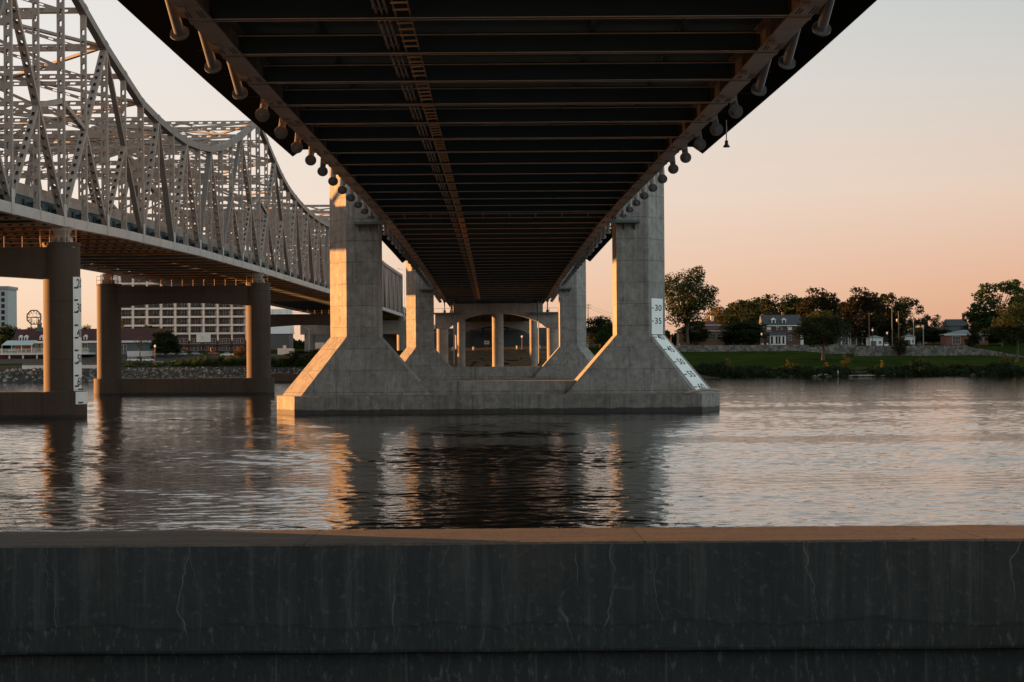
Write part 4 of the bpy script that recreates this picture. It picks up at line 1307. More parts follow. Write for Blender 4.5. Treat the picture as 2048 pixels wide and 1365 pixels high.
for x in np.arange(-225, -150, 2.4):
    sp.append((x + rr.uniform(-1,1), 696 + rr.uniform(0, 8), gz(x, 700) - .6, rr.uniform(.8, 1.5), rr.uniform(.6, 1.4)))
thicket('undergrowth', 'scrubby undergrowth between the car park and the stones of the left bank', sp, 'green', 6, .34)
sp = []
for _ in range(60):
    X = rr.uniform(-34, 30); Y = rr.uniform(700, 790)
    sp.append((X, Y, gz(X, Y) - .2, rr.uniform(.7, 1.6), rr.uniform(.3, .7)))
thicket('undergrowth', 'low weeds on the bare earth bank under the approach', sp, 'dark', 7, .3)
sp = []
for x in np.arange(60, 400, 3.2):
    for row in range(2):
        Y = 1120 + rr.uniform(0, 40) + 40*row
        sp.append((x + rr.uniform(-2,2), Y, gz(x, Y) - 1, rr.uniform(3.5, 6), rr.uniform(6, 10.5)))
for x in np.arange(-420, -95, 4.0):
    Y = 1180 + rr.uniform(0, 60); sp.append((x, Y, gz(x, Y) - 1, rr.uniform(4, 6), rr.uniform(6, 9)))
thicket('treeline_woods', 'distant dark woods closing the view behind the houses', sp, 'dark', 8, .85)
# yellow saplings sticking out of the thicket
for k, (x, yt, yb, w, lab) in enumerate((
    (1456, 714, 746, 20, 'pale sapling nearest the gauge tower above the right bank thicket'),
    (1577, 718, 748, 17, 'slim golden sapling below the dark brick house'),
    (1692, 708, 750, 34, 'widest golden sapling right of the willow by the water'),
    (1652, 724, 745, 16, 'golden sapling at the foot of the willow'),
    (1765, 719, 744, 12, 'small yellow sapling below the left end of the stone wall'),
    (1838, 714, 747, 26, 'bushy yellow sapling below the middle of the stone wall'),
    (1885, 713, 744, 12, 'tall narrow yellow sapling left of the evergreen'),
    (2010, 704, 746, 34, 'large golden sapling below the yellow-green tree at the right edge'))):
    tree('sapling', x, yt, yb, 704 + k % 3, w, lab, name='sapling', cat='sapling', group='saplings along the right bank')

# broken stone along the left water edge
def riprap():
    rnd = random.Random(9); m = MB()
    for _ in range(2600):
        X = rnd.uniform(-235, -58); t = rnd.random()
        Y = BANK - 1 + 26*t
        z = gz(X, Y); r = rnd.uniform(.22, .75)*(1.2 - .4*t)
        if X < -150 and rnd.random() < .5: continue
        n = 6
        pts = []
        for k in range(n):
            a = 6.283*k/n; pts.append((X + r*math.cos(a)*rnd.uniform(.7,1.2), Y + r*math.sin(a)*rnd.uniform(.7,1.2)))
        p1 = [(X + (x-X)*rnd.uniform(.35,.7), Y + (y-Y)*rnd.uniform(.35,.7)) for x, y in pts]
        m.prism(pts, z - .2, z + r*rnd.uniform(.5,1.1), p1)
    t = NT('riprap_stone'); gi = t.n.new('ShaderNodeNewGeometry')
    t.base(t.ramp(gi.outputs['Random Per Island'], [(.0,(.03,.028,.026)),(.6,(.12,.11,.095)),(1,(.30,.27,.235))])); t.set(Roughness=.9)
    tag(m.build('riprap_rubble', t.m), 'broken pale riprap stone along the left bank water edge', 'rubble', kind='stuff')
riprap()
# ------------------------------------------------------------------ buildings of the left bank
M['stucco'] = paint('cream_stucco', (.84,.70,.60), .8, .06, .3)
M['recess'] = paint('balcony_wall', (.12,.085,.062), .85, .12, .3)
gl = NT('dark_glass'); gl.b.inputs['Base Color'].default_value = (.015,.017,.02,1); gl.set(Roughness=.12); gl.b.inputs['Specular IOR Level'].default_value = .15; M['glass'] = gl.m
M['brick'] = None
def brick(name, a, b, mortar, sc=1.0):
    t = NT(name); k = t.n.new('ShaderNodeTexBrick')
    k.inputs['Color1'].default_value = (*a,1); k.inputs['Color2'].default_value = (*b,1); k.inputs['Mortar'].default_value = (*mortar,1)
    k.inputs['Scale'].default_value = sc; k.inputs['Brick Width'].default_value = .5; k.inputs['Row Height'].default_value = .17; k.inputs['Mortar Size'].default_value = .015
    x, y, z = t.xyz(); cb = t.n.new('ShaderNodeCombineXYZ'); t.link(t.math('ADD', x, y), cb.inputs[0]); t.link(z, cb.inputs[1]); t.link(cb.outputs[0], k.inputs['Vector'])
    t.base(t.mix(.35, k.outputs[0], t.ramp(t.noise(.7,5), [(.3, sc3(a,.6)), (.7, sc3(b,1.2))]))); t.set(Roughness=.9); return t.m
M['brick_dark'] = brick('dark_brick', (.075,.028,.022), (.10,.04,.03), (.12,.10,.09))
M['brick_tan'] = brick('tan_brick', (.26,.15,.08), (.32,.19,.10), (.30,.22,.15))
M['brick_red'] = brick('red_brick', (.16,.055,.035), (.20,.075,.05), (.2,.15,.12))
def roofing(name, c):
    t = NT(name); x, y, z = t.xyz()
    w = t.math('FRACT', t.math('MULTIPLY', z, 2.4)); 
    t.base(t.mix(t.math('MULTIPLY', t.math('LESS_THAN', w, .18), .5), t.ramp(t.noise(1.5,5), [(.3, sc3(c,.75)), (.7, sc3(c,1.25))]), sc3(c,.4))); t.set(Roughness=.85); return t.m
M['roof_red'] = roofing('red_roof', (.06,.014,.013)); M['roof_slate'] = roofing('slate_roof', (.055,.062,.068))
M['roof_brown'] = roofing('brown_tile_roof', (.12,.045,.03)); M['roof_grey'] = roofing('pale_grey_roof', (.17,.20,.205))
M['white'] = paint('white_trim', (.62,.62,.60), .6, .06, 1.0)
M['siding'] = paint('grey_green_siding', (.075,.10,.097), .7, .08, .5)
M['awning'] = paint('pale_awning', (.40,.48,.47), .7, .06, .6)
M['wood'] = paint('weathered_wood', (.15,.10,.065), .8, .25, 2)
M['rust_pole'] = paint('red_brown_pole', (.22,.07,.03), .6, .15, 2)
M['terracotta'] = paint('terracotta', (.42,.18,.08), .8, .12, 2)
M['dim'] = paint('dim_wall', (.10,.10,.10), .8, .1, .3)
lit = NT('lamp_glow'); lit.b.inputs['Base Color'].default_value = (.8,.6,.4,1); lit.b.inputs['Emission Color'].default_value = (1,.75,.45,1); lit.b.inputs['Emission Strength'].default_value = .06; M['lamp_glow'] = lit.m

def win(parent, x0, x1, y, z0, z1, name='window', bars=1, frame='white', glass='glass', sill=False, blind=0):
    """a window in a wall that faces the river: frame, panes as its sub-part"""
    f = .09 if x1 - x0 < 3 else .12
    m = MB()
    m.box(x0-f, x1+f, y-.14, y-.004, z1, z1+f); m.box(x0-f, x1+f, y-.16, y-.004, z0-f, z0)
    m.box(x0-f, x0, y-.14, y-.004, z0, z1); m.box(x1, x1+f, y-.14, y-.004, z0, z1)
    for k in range(1, bars + 1):
        xm = x0 + (x1-x0)*k/(bars+1); m.box(xm-.035, xm+.035, y-.12, y-.004, z0, z1)
    m.box(x0, x1, y-.11, y-.004, (z0+z1)/2-.03, (z0+z1)/2+.03)
    fr = m.build(name, M[frame], parent)
    MB().box(x0, x1, y-.06, y-.003, z0, z1).build('pane', M[glass], fr)
    if blind: MB().box(x0+.03, x1-.03, y-.075, y-.062, z1-(z1-z0)*blind, z1).build('blind', M['white'], fr)
    return fr

def gable(m, x0, x1, y0, y1, z0, zr, over=.4, ridge='x'):
    if ridge == 'x':
        ym = (y0+y1)/2
        m.add([(x0-over,y0-over,z0),(x1+over,y0-over,z0),(x1+over,ym,zr),(x0-over,ym,zr),(x0-over,y1+over,z0),(x1+over,y1+over,z0)],
              [(0,1,2,3),(3,2,5,4),(0,3,4),(1,5,2),(0,4,5,1)])
    else:
        xm = (x0+x1)/2
        m.add([(x0-over,y0-over,z0),(x0-over,y1+over,z0),(xm,y1+over,zr),(xm,y0-over,zr),(x1+over,y0-over,z0),(x1+over,y1+over,z0)],
              [(0,3,2,1),(3,4,5,2),(0,4,3),(1,2,5),(0,1,5,4)])
def hip(m, x0, x1, y0, y1, z0, zr, over=.6, inset=None):
    q = inset or (y1-y0)/2; ym = (y0+y1)/2
    a, b, c, d = x0-over, x1+over, y0-over, y1+over
    m.add([(a,c,z0),(b,c,z0),(b,d,z0),(a,d,z0),(x0+q,ym,zr),(x1-q,ym,zr)], [(0,1,5,4),(1,2,5),(2,3,4,5),(3,0,4),(3,2,1,0)])

def apartments():
    Y = 862.0
    pitch, st = 28.25*Y/F, 16.75*Y/F
    xA = P(266, 650, Y).x
    zS = [P(380, y, Y).z for y in (667.5, 651, 634.2, 617.4, 600.6, 583.8, 567, 550)]
    B = thing('apartment_block', 'cream apartment block with rows of recessed balconies framed by the middle truss pier', 'apartment building', (xA + 4.5*pitch, Y, gz(xA + 30, Y)))
    n = 9; x0 = xA - pitch*.92; x1 = xA + pitch*n
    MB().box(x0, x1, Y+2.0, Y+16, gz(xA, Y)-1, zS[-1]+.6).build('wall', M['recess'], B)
    for j, z in enumerate(zS):
        MB().box(x0-.2, x1+.2, Y-.25, Y+2.1, z-.42, z+.42).build('floor_slab', M['stucco'], B)
    for k in range(-1, n+1):
        x = xA + pitch*k if k >= 0 else x0
        MB().box(x-.36, x+.36, Y-.32, Y+2.2, zS[0]-3.2, zS[-1]+.41).build('column', M['stucco'], B)
    m = MB().box(x0-9.5, x0-.5, Y+3, Y+15, gz(xA, Y)-1, zS[-1]+.5); m.build('side_wing', M['stucco'], B)
    rnd = random.Random(4)
    for j, z in enumerate(zS[:-1]):
        for k in range(-1, n):
            a = (xA + pitch*k if k >= 0 else x0) + .4; b = xA + pitch*(k+1) - .4
            if j > 4: continue
            d = MB(); w = (b-a)
            d.box(a+w*.38, a+w*.76, Y+1.93, Y+1.999, z+.43, z+2.9)
            o = d.build('balcony_door', M['glass'], B)
            e = MB()
            for q in (.38, .5, .63, .76): e.box(a+w*q-.05, a+w*q+.05, Y+1.86, Y+1.929, z+.43, z+2.95)
            e.box(a+w*.84, a+w*.98, Y+1.9, Y+1.995, z+.6, z+2.9)
            e.build('door_frame', M['stucco'] if rnd.random() < .7 else M['white'], o)
            r = MB(); r.box(a, b, Y-.1, Y-.06, z+1.45, z+1.53)
            nb = 16
            for q in range(nb): r.box(a+w*q/nb, a+w*q/nb+.06, Y-.1, Y-.06, z+.43, z+1.45)
            for q in range(rnd.randint(1, 4)):
                xx = a + w*rnd.uniform(.05, .85); r.box(xx, xx+rnd.uniform(.4,.9), Y+.3, Y+.9, z+.425, z+rnd.uniform(.9,1.6))
            r.build('balcony_railing', M['beam'], B)
    # two brick storeys below the white frame
    zg = gz(xA+30, Y)
    m = MB().box(x0, x1, Y+.4, Y+1.99, zg-1, zS[0]-.43); m.build('brick_base', M['brick_dark'], B)
    for k in range(3, n):
        a = xA + pitch*k; 
        for q in (.08, .36, .62):
            for zz in (zg+.4, zg+3.6):
                win(B, a+pitch*q, a+pitch*(q+.2), Y+.39, zz, zz+2.1, bars=1)
        MB().box(a-.5, a+pitch-.6, Y-1.0, Y+.38, zg+2.9, zg+3.2).build('balcony_slab', M['brick_red'], B)
apartments()

def restaurant():
    Y = 800.0
    B = thing('riverside_restaurant', 'grey-green riverside restaurant with red roof, white dormers and a railed white terrace', 'restaurant', (P(150,700,Y).x, Y, gz(-170, Y)))
    xa, xb, xc = P(28, 690, Y).x, P(62, 690, Y).x, P(330, 690, Y).x
    ze = P(150, 684, Y).z; zr = P(150, 668, Y).z; zg = gz(-170, Y)
    MB().box(xb, xc, Y, Y+16, zg-2, ze).build('wall', M['siding'], B)
    MB().box(xa, xb-.02, Y+4, Y+16, zg-2, ze).build('side_wall', M['wood'], B)
    m = MB(); gable(m, xa, xc, Y, Y+16, ze, zr+2.2, .8); rf = m.build('roof', M['roof_red'], B)
    MB().box(xa-.8, xc+.8, Y-.95, Y-.82, ze-.5, ze+.35).build('fascia', M['white'], B)
    for px in (40, 51, 82, 118, 170, 236):
        x = P(px, 680, Y).x; m = MB()
        m.box(x-.75, x+.75, Y+.6, Y+4, ze+.4, ze+2.1); gable(m, x-.75, x+.75, Y+.6, Y+5, ze+2.1, ze+3.0, .15, 'y')
        d = m.build('dormer', M['white'], B)
        MB().box(x-.3, x+.3, Y+.54, Y+.597, ze+.8, ze+1.9).build('pane', M['glass'], d)
    x = P(70, 660, Y).x
    m = MB(); yc = Y+8; z0 = zr+1.6
    m.box(x-1.5, x+1.5, yc-1.5, yc+1.5, z0-1, z0+1.1); m.box(x-1.75, x+1.75, yc-1.75, yc+1.75, z0+1.1, z0+1.3)
    m.box(x-.8, x+.8, yc-.8, yc+.8, z0+1.3, z0+2.7)
    cu = m.build('cupola', M['siding'], B)
    MB().prism([(x-1.05,yc-1.05),(x+1.05,yc-1.05),(x+1.05,yc+1.05),(x-1.05,yc+1.05)], z0+2.7, z0+4.7, [(x-.08,yc-.08),(x+.08,yc-.08),(x+.08,yc+.08),(x-.08,yc+.08)]).build('cupola_roof', M['terracotta'], cu)
    # terrace
    Yt = 786.0
    x0 = P(-30, 700, Yt).x; x1 = P(178, 700, Yt).x
    zt = P(60, 706.5, Yt).z
    MB().box(x0, x1, Yt, Y-.02, zt-.7, zt).build('terrace', M['white'], B)
    r = MB(); h = 1.75
    n = int((x1-x0)/.42)
    for k in range(n+1):
        x = x0 + (x1-x0)*k/n; w = .13 if k % 8 == 0 else .045
        r.box(x-w, x+w, Yt+.05, Yt+.12, zt, zt + h)
    r.box(x0, x1, Yt+.02, Yt+.15, zt+h-.14, zt+h+.02); r.box(x0, x1, Yt+.03, Yt+.14, zt+.2, zt+.3)
    r.build('terrace_railing', M['white'], B)
    for px in (-8, 18, 45, 73, 100, 140):
        x = P(px, 710, Yt).x
        MB().box(x-.3, x+.3, Yt+.6, Yt+1.2, gz(x, Yt)-1, zt-.7).build('terrace_post', M['white'], B)
    xw0, xw1 = P(2, 690, Yt).x, P(63, 690, Yt).x
    zw0, zw1 = P(30, 691, Yt).z, P(30, 684.5, Yt).z
    m = MB(); m.extrude([(0, zw0), (9, zw1+.6), (9, zw1+.75), (0, zw0+.15)], (xw0, Yt+.8, 0), (0,1,0), (0,0,1), (1,0,0), xw1-xw0)
    aw = m.build('awning', M['awning'], B)
    m = MB()
    for q in (0, .33, .66, 1):
        x = xw0 + (xw1-xw0)*q*.98 + .1; m.box(x-.08, x+.08, Yt+.9, Yt+1.06, zt, zw0)
    m.build('awning_post', M['white'], aw)
    for px in (67, 79, 158, 170):
        x = P(px, 690, Y).x; win(B, x-.9, x+.9, Y-.002, zt+.6, ze-.7, bars=2)
    for px in (236, 244, 250):
        x = P(px, 698, Y).x; win(B, x-.5, x+.5, Y-.002, P(px, 707, Y).z, P(px, 690, Y).z, bars=1)
    x0, x1 = P(254, 710, Y-5).x, P(305, 710, Y-5).x
    MB().box(x0, x1, Y-5, Y-.004, zg-1, P(280, 702.5, Y-5).z).build('white_extension', M['white'], B)
    # orange wall of the open room under the terrace
    m = MB(); xa2, xb2 = P(-20, 712, Yt+8).x, P(85, 712, Yt+8).x
    m.box(xa2, xb2, Yt+8, Yt+9, gz(-220, 790)-1, zt-.71); m.build('under_wall', M['terracotta'], B)
restaurant()

def landing():
    Y = 715.0
    x0, x1 = P(44, 735, Y).x, P(205, 735, Y).x
    z1 = P(70, 731.2, Y).z; z0 = P(70, 739, Y).z
    T = thing('landing_stage', 'white-sided boat landing on slanting timber legs below the restaurant', 'landing stage', ((x0+x1)/2, Y, 0))
    MB().box(x0, x1, Y, Y+5, z0, z1).build('deck_side', M['white'], T)
    m = MB()
    m.box(x0, x1, Y+.1, Y+.2, z1, z1+.9); m.build('railing', M['wood'], T)
    for k in range(6):
        x = x0 + .4 + (x1-x0-.8)*k/5
        MB().beam((x-.2, Y+.4, gz(x, Y)-.5), (x+.15, Y+.4, z0), .3, .3).build('leg', M['wood'], T)
landing()

def clock():
    Y = 1150.0; c = P(68, 635, Y); R = 14.3*Y/F
    T = thing('giant_clock', 'giant octagonal open-frame clock face standing above the trees', 'clock', (c.x, Y, gz(c.x, Y)))
    rim = MB(); n = 8
    def pt(a, r, dy=0): return Vector((c.x + r*math.sin(a), Y + dy, c.z + r*math.cos(a)))
    for k in range(n):
        a0, a1 = (k+.5)*math.pi/4, (k+1.5)*math.pi/4
        rim.beam(pt(a0, R*1.04), pt(a1, R*1.04), .62, .6, (0,1,0))
    rim.build('rim', M['black'], T)
    hd = MB()
    for k in range(12):
        a = k*math.pi/6; hd.beam(pt(a, R*.66), pt(a, R*.9), .34 if k % 3 else .55, .3, (0,1,0))
    for k in range(60):
        if k % 5: a = k*math.pi/30; hd.beam(pt(a, R*.9), pt(a, R*.96), .12, .2, (0,1,0))
    hd.build('hour_marks', M['black'], T)
    for a, L, w in ((math.radians(268), .88, .42), (math.radians(92), .55, .7)):
        MB().beam(pt(a, -R*.12, -.4), pt(a, R*L, -.4), w, .15, (0,1,0)).build('clock_hand', M['black'], T)
    f = MB()
    for q in (-.75, -.3, .3, .75): f.beam((c.x+q*R, Y+1, c.z-R*.8), (c.x+q*R, Y+1, c.z+R*.62), .14, .14, (0,1,0))
    for q in (-.5, 0, .5): f.beam((c.x-R*.85, Y+1, c.z+q*R), (c.x+R*.85, Y+1, c.z+q*R), .14, .14, (0,1,0))
    for q in (-.5, .5): f.beam((c.x+q*R, Y+1.5, gz(c.x, Y)), (c.x+q*R, Y+1.5, c.z), .5, .5, (0,1,0))
    f.build('lattice', M['rail'], T)
clock()

def tower_block():
    Y = 1050.0
    x1 = P(15.5, 620, Y).x; x0 = x1 - 24; zt = P(8, 578.5, Y).z
    T = thing('tower_block', 'tall pale tower block with dark square windows at the left edge', 'apartment building', ((x0+x1)/2, Y, gz(x0, Y)))
    MB().box(x0, x1, Y, Y+20, gz(x0,Y)-2, zt).build('wall', M['dim'] if False else paint('pale_tower_wall', (.33,.36,.36), .8, .06, .2), T)
    MB().box(x0-.6, x1+.7, Y-.7, Y+20.5, zt+.003, zt+1.6).build('parapet', M['rail'], T)
    z = zt - 3.6; k = 0
    while z > gz(x0, Y):
        for q in (2.6, 7.0, 12, 17):
            w = MB().box(x1-q-.95, x1-q+.95, Y-.08, Y-.003, z-.2, z+2.0).build('window', M['glass'], T)
        z -= 3.35
tower_block()

def billboard():
    Y = 752.0
    p0, p1 = P(393, 684.5, Y), P(421, 668.5, Y)
    zg = gz(p0.x, Y)
    T = thing('billboard', 'white roadside billboard with a small orange mark on dark posts', 'billboard', ((p0.x+p1.x)/2, Y, zg))
    b = MB().box(p0.x, p1.x, Y, Y+.5, p0.z, p1.z).build('panel', M['white_paint'], T, bevel=.04)
    m = MB(); c = Vector(((p0.x*.6+p1.x*.4), Y-.012, (p0.z+p1.z)/2))
    m.add([c + Vector((x,0,z)) for x, z in ((-.35,.75),(.02,.95),(.1,.5),(-.2,.45))], [(0,1,2,3)])
    m.add([c + Vector((x,0,z)) for x, z in ((0,.2),(.45,.55),(.3,.0))], [(0,1,2)])
    m.add([c + Vector((x,0,z)) for x, z in ((-.1,-.1),(.3,-.2),(.1,-.7),(-.2,-.55))], [(0,1,2,3)])
    m.build('emblem', M['terracotta'], b)
    for q in (.26, .74):
        x = p0.x + (p1.x-p0.x)*q
        MB().box(x-.16, x+.16, Y+.51, Y+.8, zg-.5, p1.z-.3).build('post', M['black'], T)
    # the dark box hedge at its foot
billboard()

# ------------------------------------------------------------------ vehicles
M['tyre'] = paint('tyre', (.02,.02,.02), .8, .1, 3)
M['tail'] = paint('red_lens', (.35,.02,.015), .4, .05, 3)
def carpaint(name, c):
    t = NT(name); t.b.inputs['Base Color'].default_value = (*c,1); t.set(Roughness=.28); t.b.inputs['Coat Weight'].default_value = .5; return t.m
CP = {'white': carpaint('white_car_paint', (.70,.70,.69)), 'grey': carpaint('grey_car_paint', (.22,.25,.27)), 'red': carpaint('red_car_paint', (.28,.03,.03)), 'dark': carpaint('dark_car_paint', (.02,.03,.035)), 'silver': carpaint('silver_car_paint', (.42,.44,.46))}
PROF = {
 'sedan': ([(-2.3,.35),(2.3,.35),(2.32,.75),(1.3,.95),(.75,1.02),(-1.5,1.05),(-2.25,.95)], [(1.0,.98),(.35,1.45),(-.9,1.48),(-1.65,1.02)]),
 'suv': ([(-2.4,.4),(2.4,.4),(2.42,.85),(1.45,1.08),(.95,1.12),(-2.35,1.14)], [(1.15,1.1),(.55,1.78),(-1.95,1.82),(-2.3,1.12)]),
 'pickup': ([(-2.8,.45),(2.7,.45),(2.72,.95),(1.6,1.15),(1.0,1.18),(-2.8,1.18)], [(1.2,1.15),(.7,1.85),(-.7,1.88),(-.95,1.16)]),
 'box': ([(-4,.55),(3.2,.55),(3.2,1.6),(2.2,1.75),(-4,1.75)], [(2.6,1.7),(2.0,2.7),(1.3,2.75),(1.2,1.7)]),
}
def car(kind, colour, x, Y, label, rz=0, z=None, group='vehicles parked along the far bank', y=None):
    p = P(x, 700, Y)
    zz = gz(p.x, Y) if z is None else z
    T = thing({'sedan':'parked_car','suv':'parked_car','pickup':'pickup_truck','box':'box_truck'}[kind], label, {'sedan':'car','suv':'car','pickup':'pickup truck','box':'truck'}[kind], (p.x, Y, zz), group, rz)
    body, cab = PROF[kind]; w = .92 if kind != 'box' else 1.15
    m = MB().extrude(body, (0,-w,0), (1,0,0), (0,0,1), (0,1,0), 2*w)
    m.extrude([(a, b) for a, b in cab], (0,-w*.86,0), (1,0,0), (0,0,1), (0,1,0), 2*w*.86)
    if kind == 'box': m.box(-4.0, 1.1, -1.2, 1.2, 1.2, 3.5)
    m.build('body', CP[colour], T, local=True, bevel=.06)
    g = MB()
    (ax, az), (bx, bz), (cx_, cz), (dx, dz) = cab
    k = .12
    for sd in (-1, 1):
        y_ = sd*(w*.86 + .012)
        g.add([(ax-.12, y_, az+.06), (bx-.03, y_, bz-.1), ((bx+cx_)/2+.05, y_, cz-.1), ((ax+dx)/2+.05, y_, az+.06)], [(0,1,2,3)])
        g.add([((ax+dx)/2-.05, y_, az+.06), ((bx+cx_)/2-.05, y_, cz-.1), (cx_+.05, y_, cz-.12), (dx+.15, y_, dz+.06)], [(0,1,2,3)])
    for (u0, v0), (u1, v1), sgn in (((ax, az), (bx, bz), 1), ((dx, dz), (cx_, cz), -1)):
        n_ = Vector((v1-v0, 0, -(u1-u0))).normalized()*.014*(1 if sgn > 0 else -1)
        pp_ = [(u0+(u1-u0)*.1, -w*.76, v0+(v1-v0)*.1), (u0+(u1-u0)*.9, -w*.74, v0+(v1-v0)*.9), (u0+(u1-u0)*.9, w*.74, v0+(v1-v0)*.9), (u0+(u1-u0)*.1, w*.76, v0+(v1-v0)*.1)]
        g.add([Vector(q) + n_ for q in pp_], [(0,1,2,3)])
    g.build('windows', M['glass'], T, local=True)
    L = body[1][0]
    for sx in (-.62, .62):
        for sy in (-1, 1):
            wx = sx*L; r = .36 if kind in ('sedan',) else .42
            wm = MB().tube((wx, sy*(w-.2), r), (wx, sy*(w+.02), r), r, n=16).build('wheel', M['tyre'], T, local=True)
            MB().tube((wx, sy*(w+.005), r), (wx, sy*(w+.035), r), r*.58, n=12).build('rim', M['rail'], wm, local=True)
    for sy in (-.72, .72):
        q = w*sy
        MB().box(L-.06, L+.03, q-.16, q+.16, .66, .8).build('headlight', M['white'], T, local=True)
        MB().box(-L-.02, -L+.06, q-.12, q+.12, .75, .98).build('tail_light', M['tail'], T, local=True)
    return T
car('suv', 'white', 267, 756, 'white car parked left of the leafless tree', .1)
car('suv', 'white', 297, 754, 'white car parked directly right of the leafless tree', -.1)
car('sedan', 'dark', 244, 760, 'dark car half hidden behind the left column of the middle truss pier', .2)
car('sedan', 'grey', 392, 800, 'grey car parked below the billboard', .5)
car('sedan', 'red', 427, 803, 'red car parked under the right post of the billboard', .4)
car('pickup', 'white', 454, 790, 'white pickup truck parked before the brick houses', 3.2)
car('suv', 'silver', 366, 798, 'small silver car beside the large terracotta pot', 1.2)
car('sedan', 'silver', 322, 800, 'silver car parked in the shadow under the big shade tree', .1)
car('sedan', 'white', 338, 803, 'white car just right of the shade tree trunk', .0)
car('box', 'white', 643, 905, 'pale truck standing under the approach beyond the far truss pier', .4, z=gz(-80, 905))
car('sedan', 'dark', 1364, 852, 'dark car on the road in front of the red-roofed bungalow', .05)
car('suv', 'white', 1773, 856, 'white car parked above the two-tier stone wall', 1.35)
car('suv', 'dark', 1839, 862, 'dark car parked between the two pale lamp posts', 1.3)

# pots, lamp posts, small things of the left bank and under the approach
def pot(x, y0, y1, w, Y, label):
    p = P(x, y1, Y); zg = gz(p.x, Y); r = w*Y/F/2; h = max(1.2, P(x, y0, Y).z - zg)
    T = thing('planter_pot', label, 'plant pot', (p.x, Y, zg), 'terracotta pots by the car park')
    MB().lathe([(.0,0),(r*.6,0),(r,h*.9),(r*1.05,h*.9),(r*1.05,h),(r*.9,h),(r*.85,h*.85),(0,h*.85)], (p.x, Y, zg), 20).build('pot', M['terracotta'], T)
    MB().lathe([(0,h*.86),(r*.84,h*.86)], (p.x, Y, zg), 20).build('soil', M['bark'], T)
pot(371, 697, 705, 8, 805, 'terracotta pot on the left, beside the small silver car')
pot(425, 696, 702, 9, 812, 'terracotta pot on the right, behind the red car')
def lamp(x, ytop, Y, label, mat_='rust_pole', kind='globe', group='street lamps', z=None):
    p = P(x, ytop, Y); zg = gz(p.x, Y) if z is None else z
    T = thing('street_lamp', label, 'street lamp', (p.x, Y, zg), group)
    m = MB().tube((p.x, Y, zg-.3), (p.x, Y, p.z-.6), .16, .1, 10); m.lathe([(.32,0),(.3,.6),(.16,.7)], (p.x, Y, zg), 12)
    m.build('post', M[mat_], T)
    if kind == 'globe':
        MB().lathe([(.0,-.75),(.28,-.6),(.42,-.2),(.34,.2),(.1,.42),(0,.45)], (p.x, Y, p.z), 14).build('lamp_globe', M['lamp_glow'], T)
    else:
        m = MB().beam((p.x, Y, p.z-.6), (p.x-2.2, Y, p.z), .14, .14, (0,1,0)).build('arm', M[mat_], T)
        MB().box(p.x-3.0, p.x-2.0, Y-.2, Y+.2, p.z-.1, p.z+.1).build('lamp_head', M['rail'], T)
lamp(310, 692, 752, 'red-brown globe street lamp beside the big shade tree')
lamp(1044, 673, 845, 'slender globe street lamp under the approach right of the middle column')
lamp(1342, 667, 845, 'globe street lamp left of the bungalow next to the gauge tower')
lamp(618, 655, 840, 'tall white light pole in front of the landward truss pier', 'white', 'arm')
lamp(808, 538, 850, 'tall light pole beyond the end of the truss', 'white', 'arm', z=27)
p = P(983, 690, 838); T = thing('road_sign', 'small pale square sign on the bank under the approach', 'sign', (p.x-2.5, 838, gz(p.x, 838)), None)
q = P(969, 689, 838); q1 = P(978, 682, 838)
MB().box(q.x-.1, q1.x+.1, 838, 838.08, q.z, q1.z).build('sign_panel', M['white'], T)
MB().box((q.x+q1.x)/2-.06, (q.x+q1.x)/2+.06, 838.09, 838.2, gz(q.x,838)-.3, q.z+.8).build('post', M['rail'], T)
MB().box(q.x+.3, q1.x-.3, 837.96, 837.995, q.z+.5, q1.z-.5).build('symbol', M['terracotta'], T)
for k, (x, lab) in enumerate(((905, 'short pale bollard farthest left under the approach'), (947, 'short pale bollard left of the middle column under the approach'), (1034, 'short pale bollard left of the slender lamp under the approach'), (1079, 'short pale bollard beside the right column under the approach'))):
    p = P(x, 697, 842); zg = gz(p.x, 842)
    tag(MB().lathe([(0,-.3),(.36,-.3),(.36,1.3),(.25,1.55),(0,1.6)], (p.x, 842, zg), 14).build('bollard', M['white']), lab, 'bollard', 'bollards under the approach')
p0, p1 = P(305, 729, 738), P(326, 722.5, 738)
zg = gz(p0.x, 738)
m = MB().box(p0.x, p1.x, 738, 739.6, p1.z-.5, p1.z); m.box(p0.x, p0.x+.8, 738.1, 739.5, zg-.6, p1.z-.5); m.box(p1.x-.8, p1.x, 738.1, 739.5, zg-.6, p1.z-.5)
tag(m.build('concrete_culvert', M['bent']), 'low pale concrete culvert in the scrub below the parked white cars', 'culvert')
p0, p1 = P(555, 708, 800), P(586, 697, 800)
m = MB().box(p0.x, p1.x, 800, 805, gz(p0.x, 800)-.5, p1.z); m.box(p0.x+2.2, p0.x+3.4, 801, 803, p1.z, p1.z+1.3)
tag(m.build('pump_house', M['stucco']), 'small tan block building on the bank beside the far truss pier', 'building')
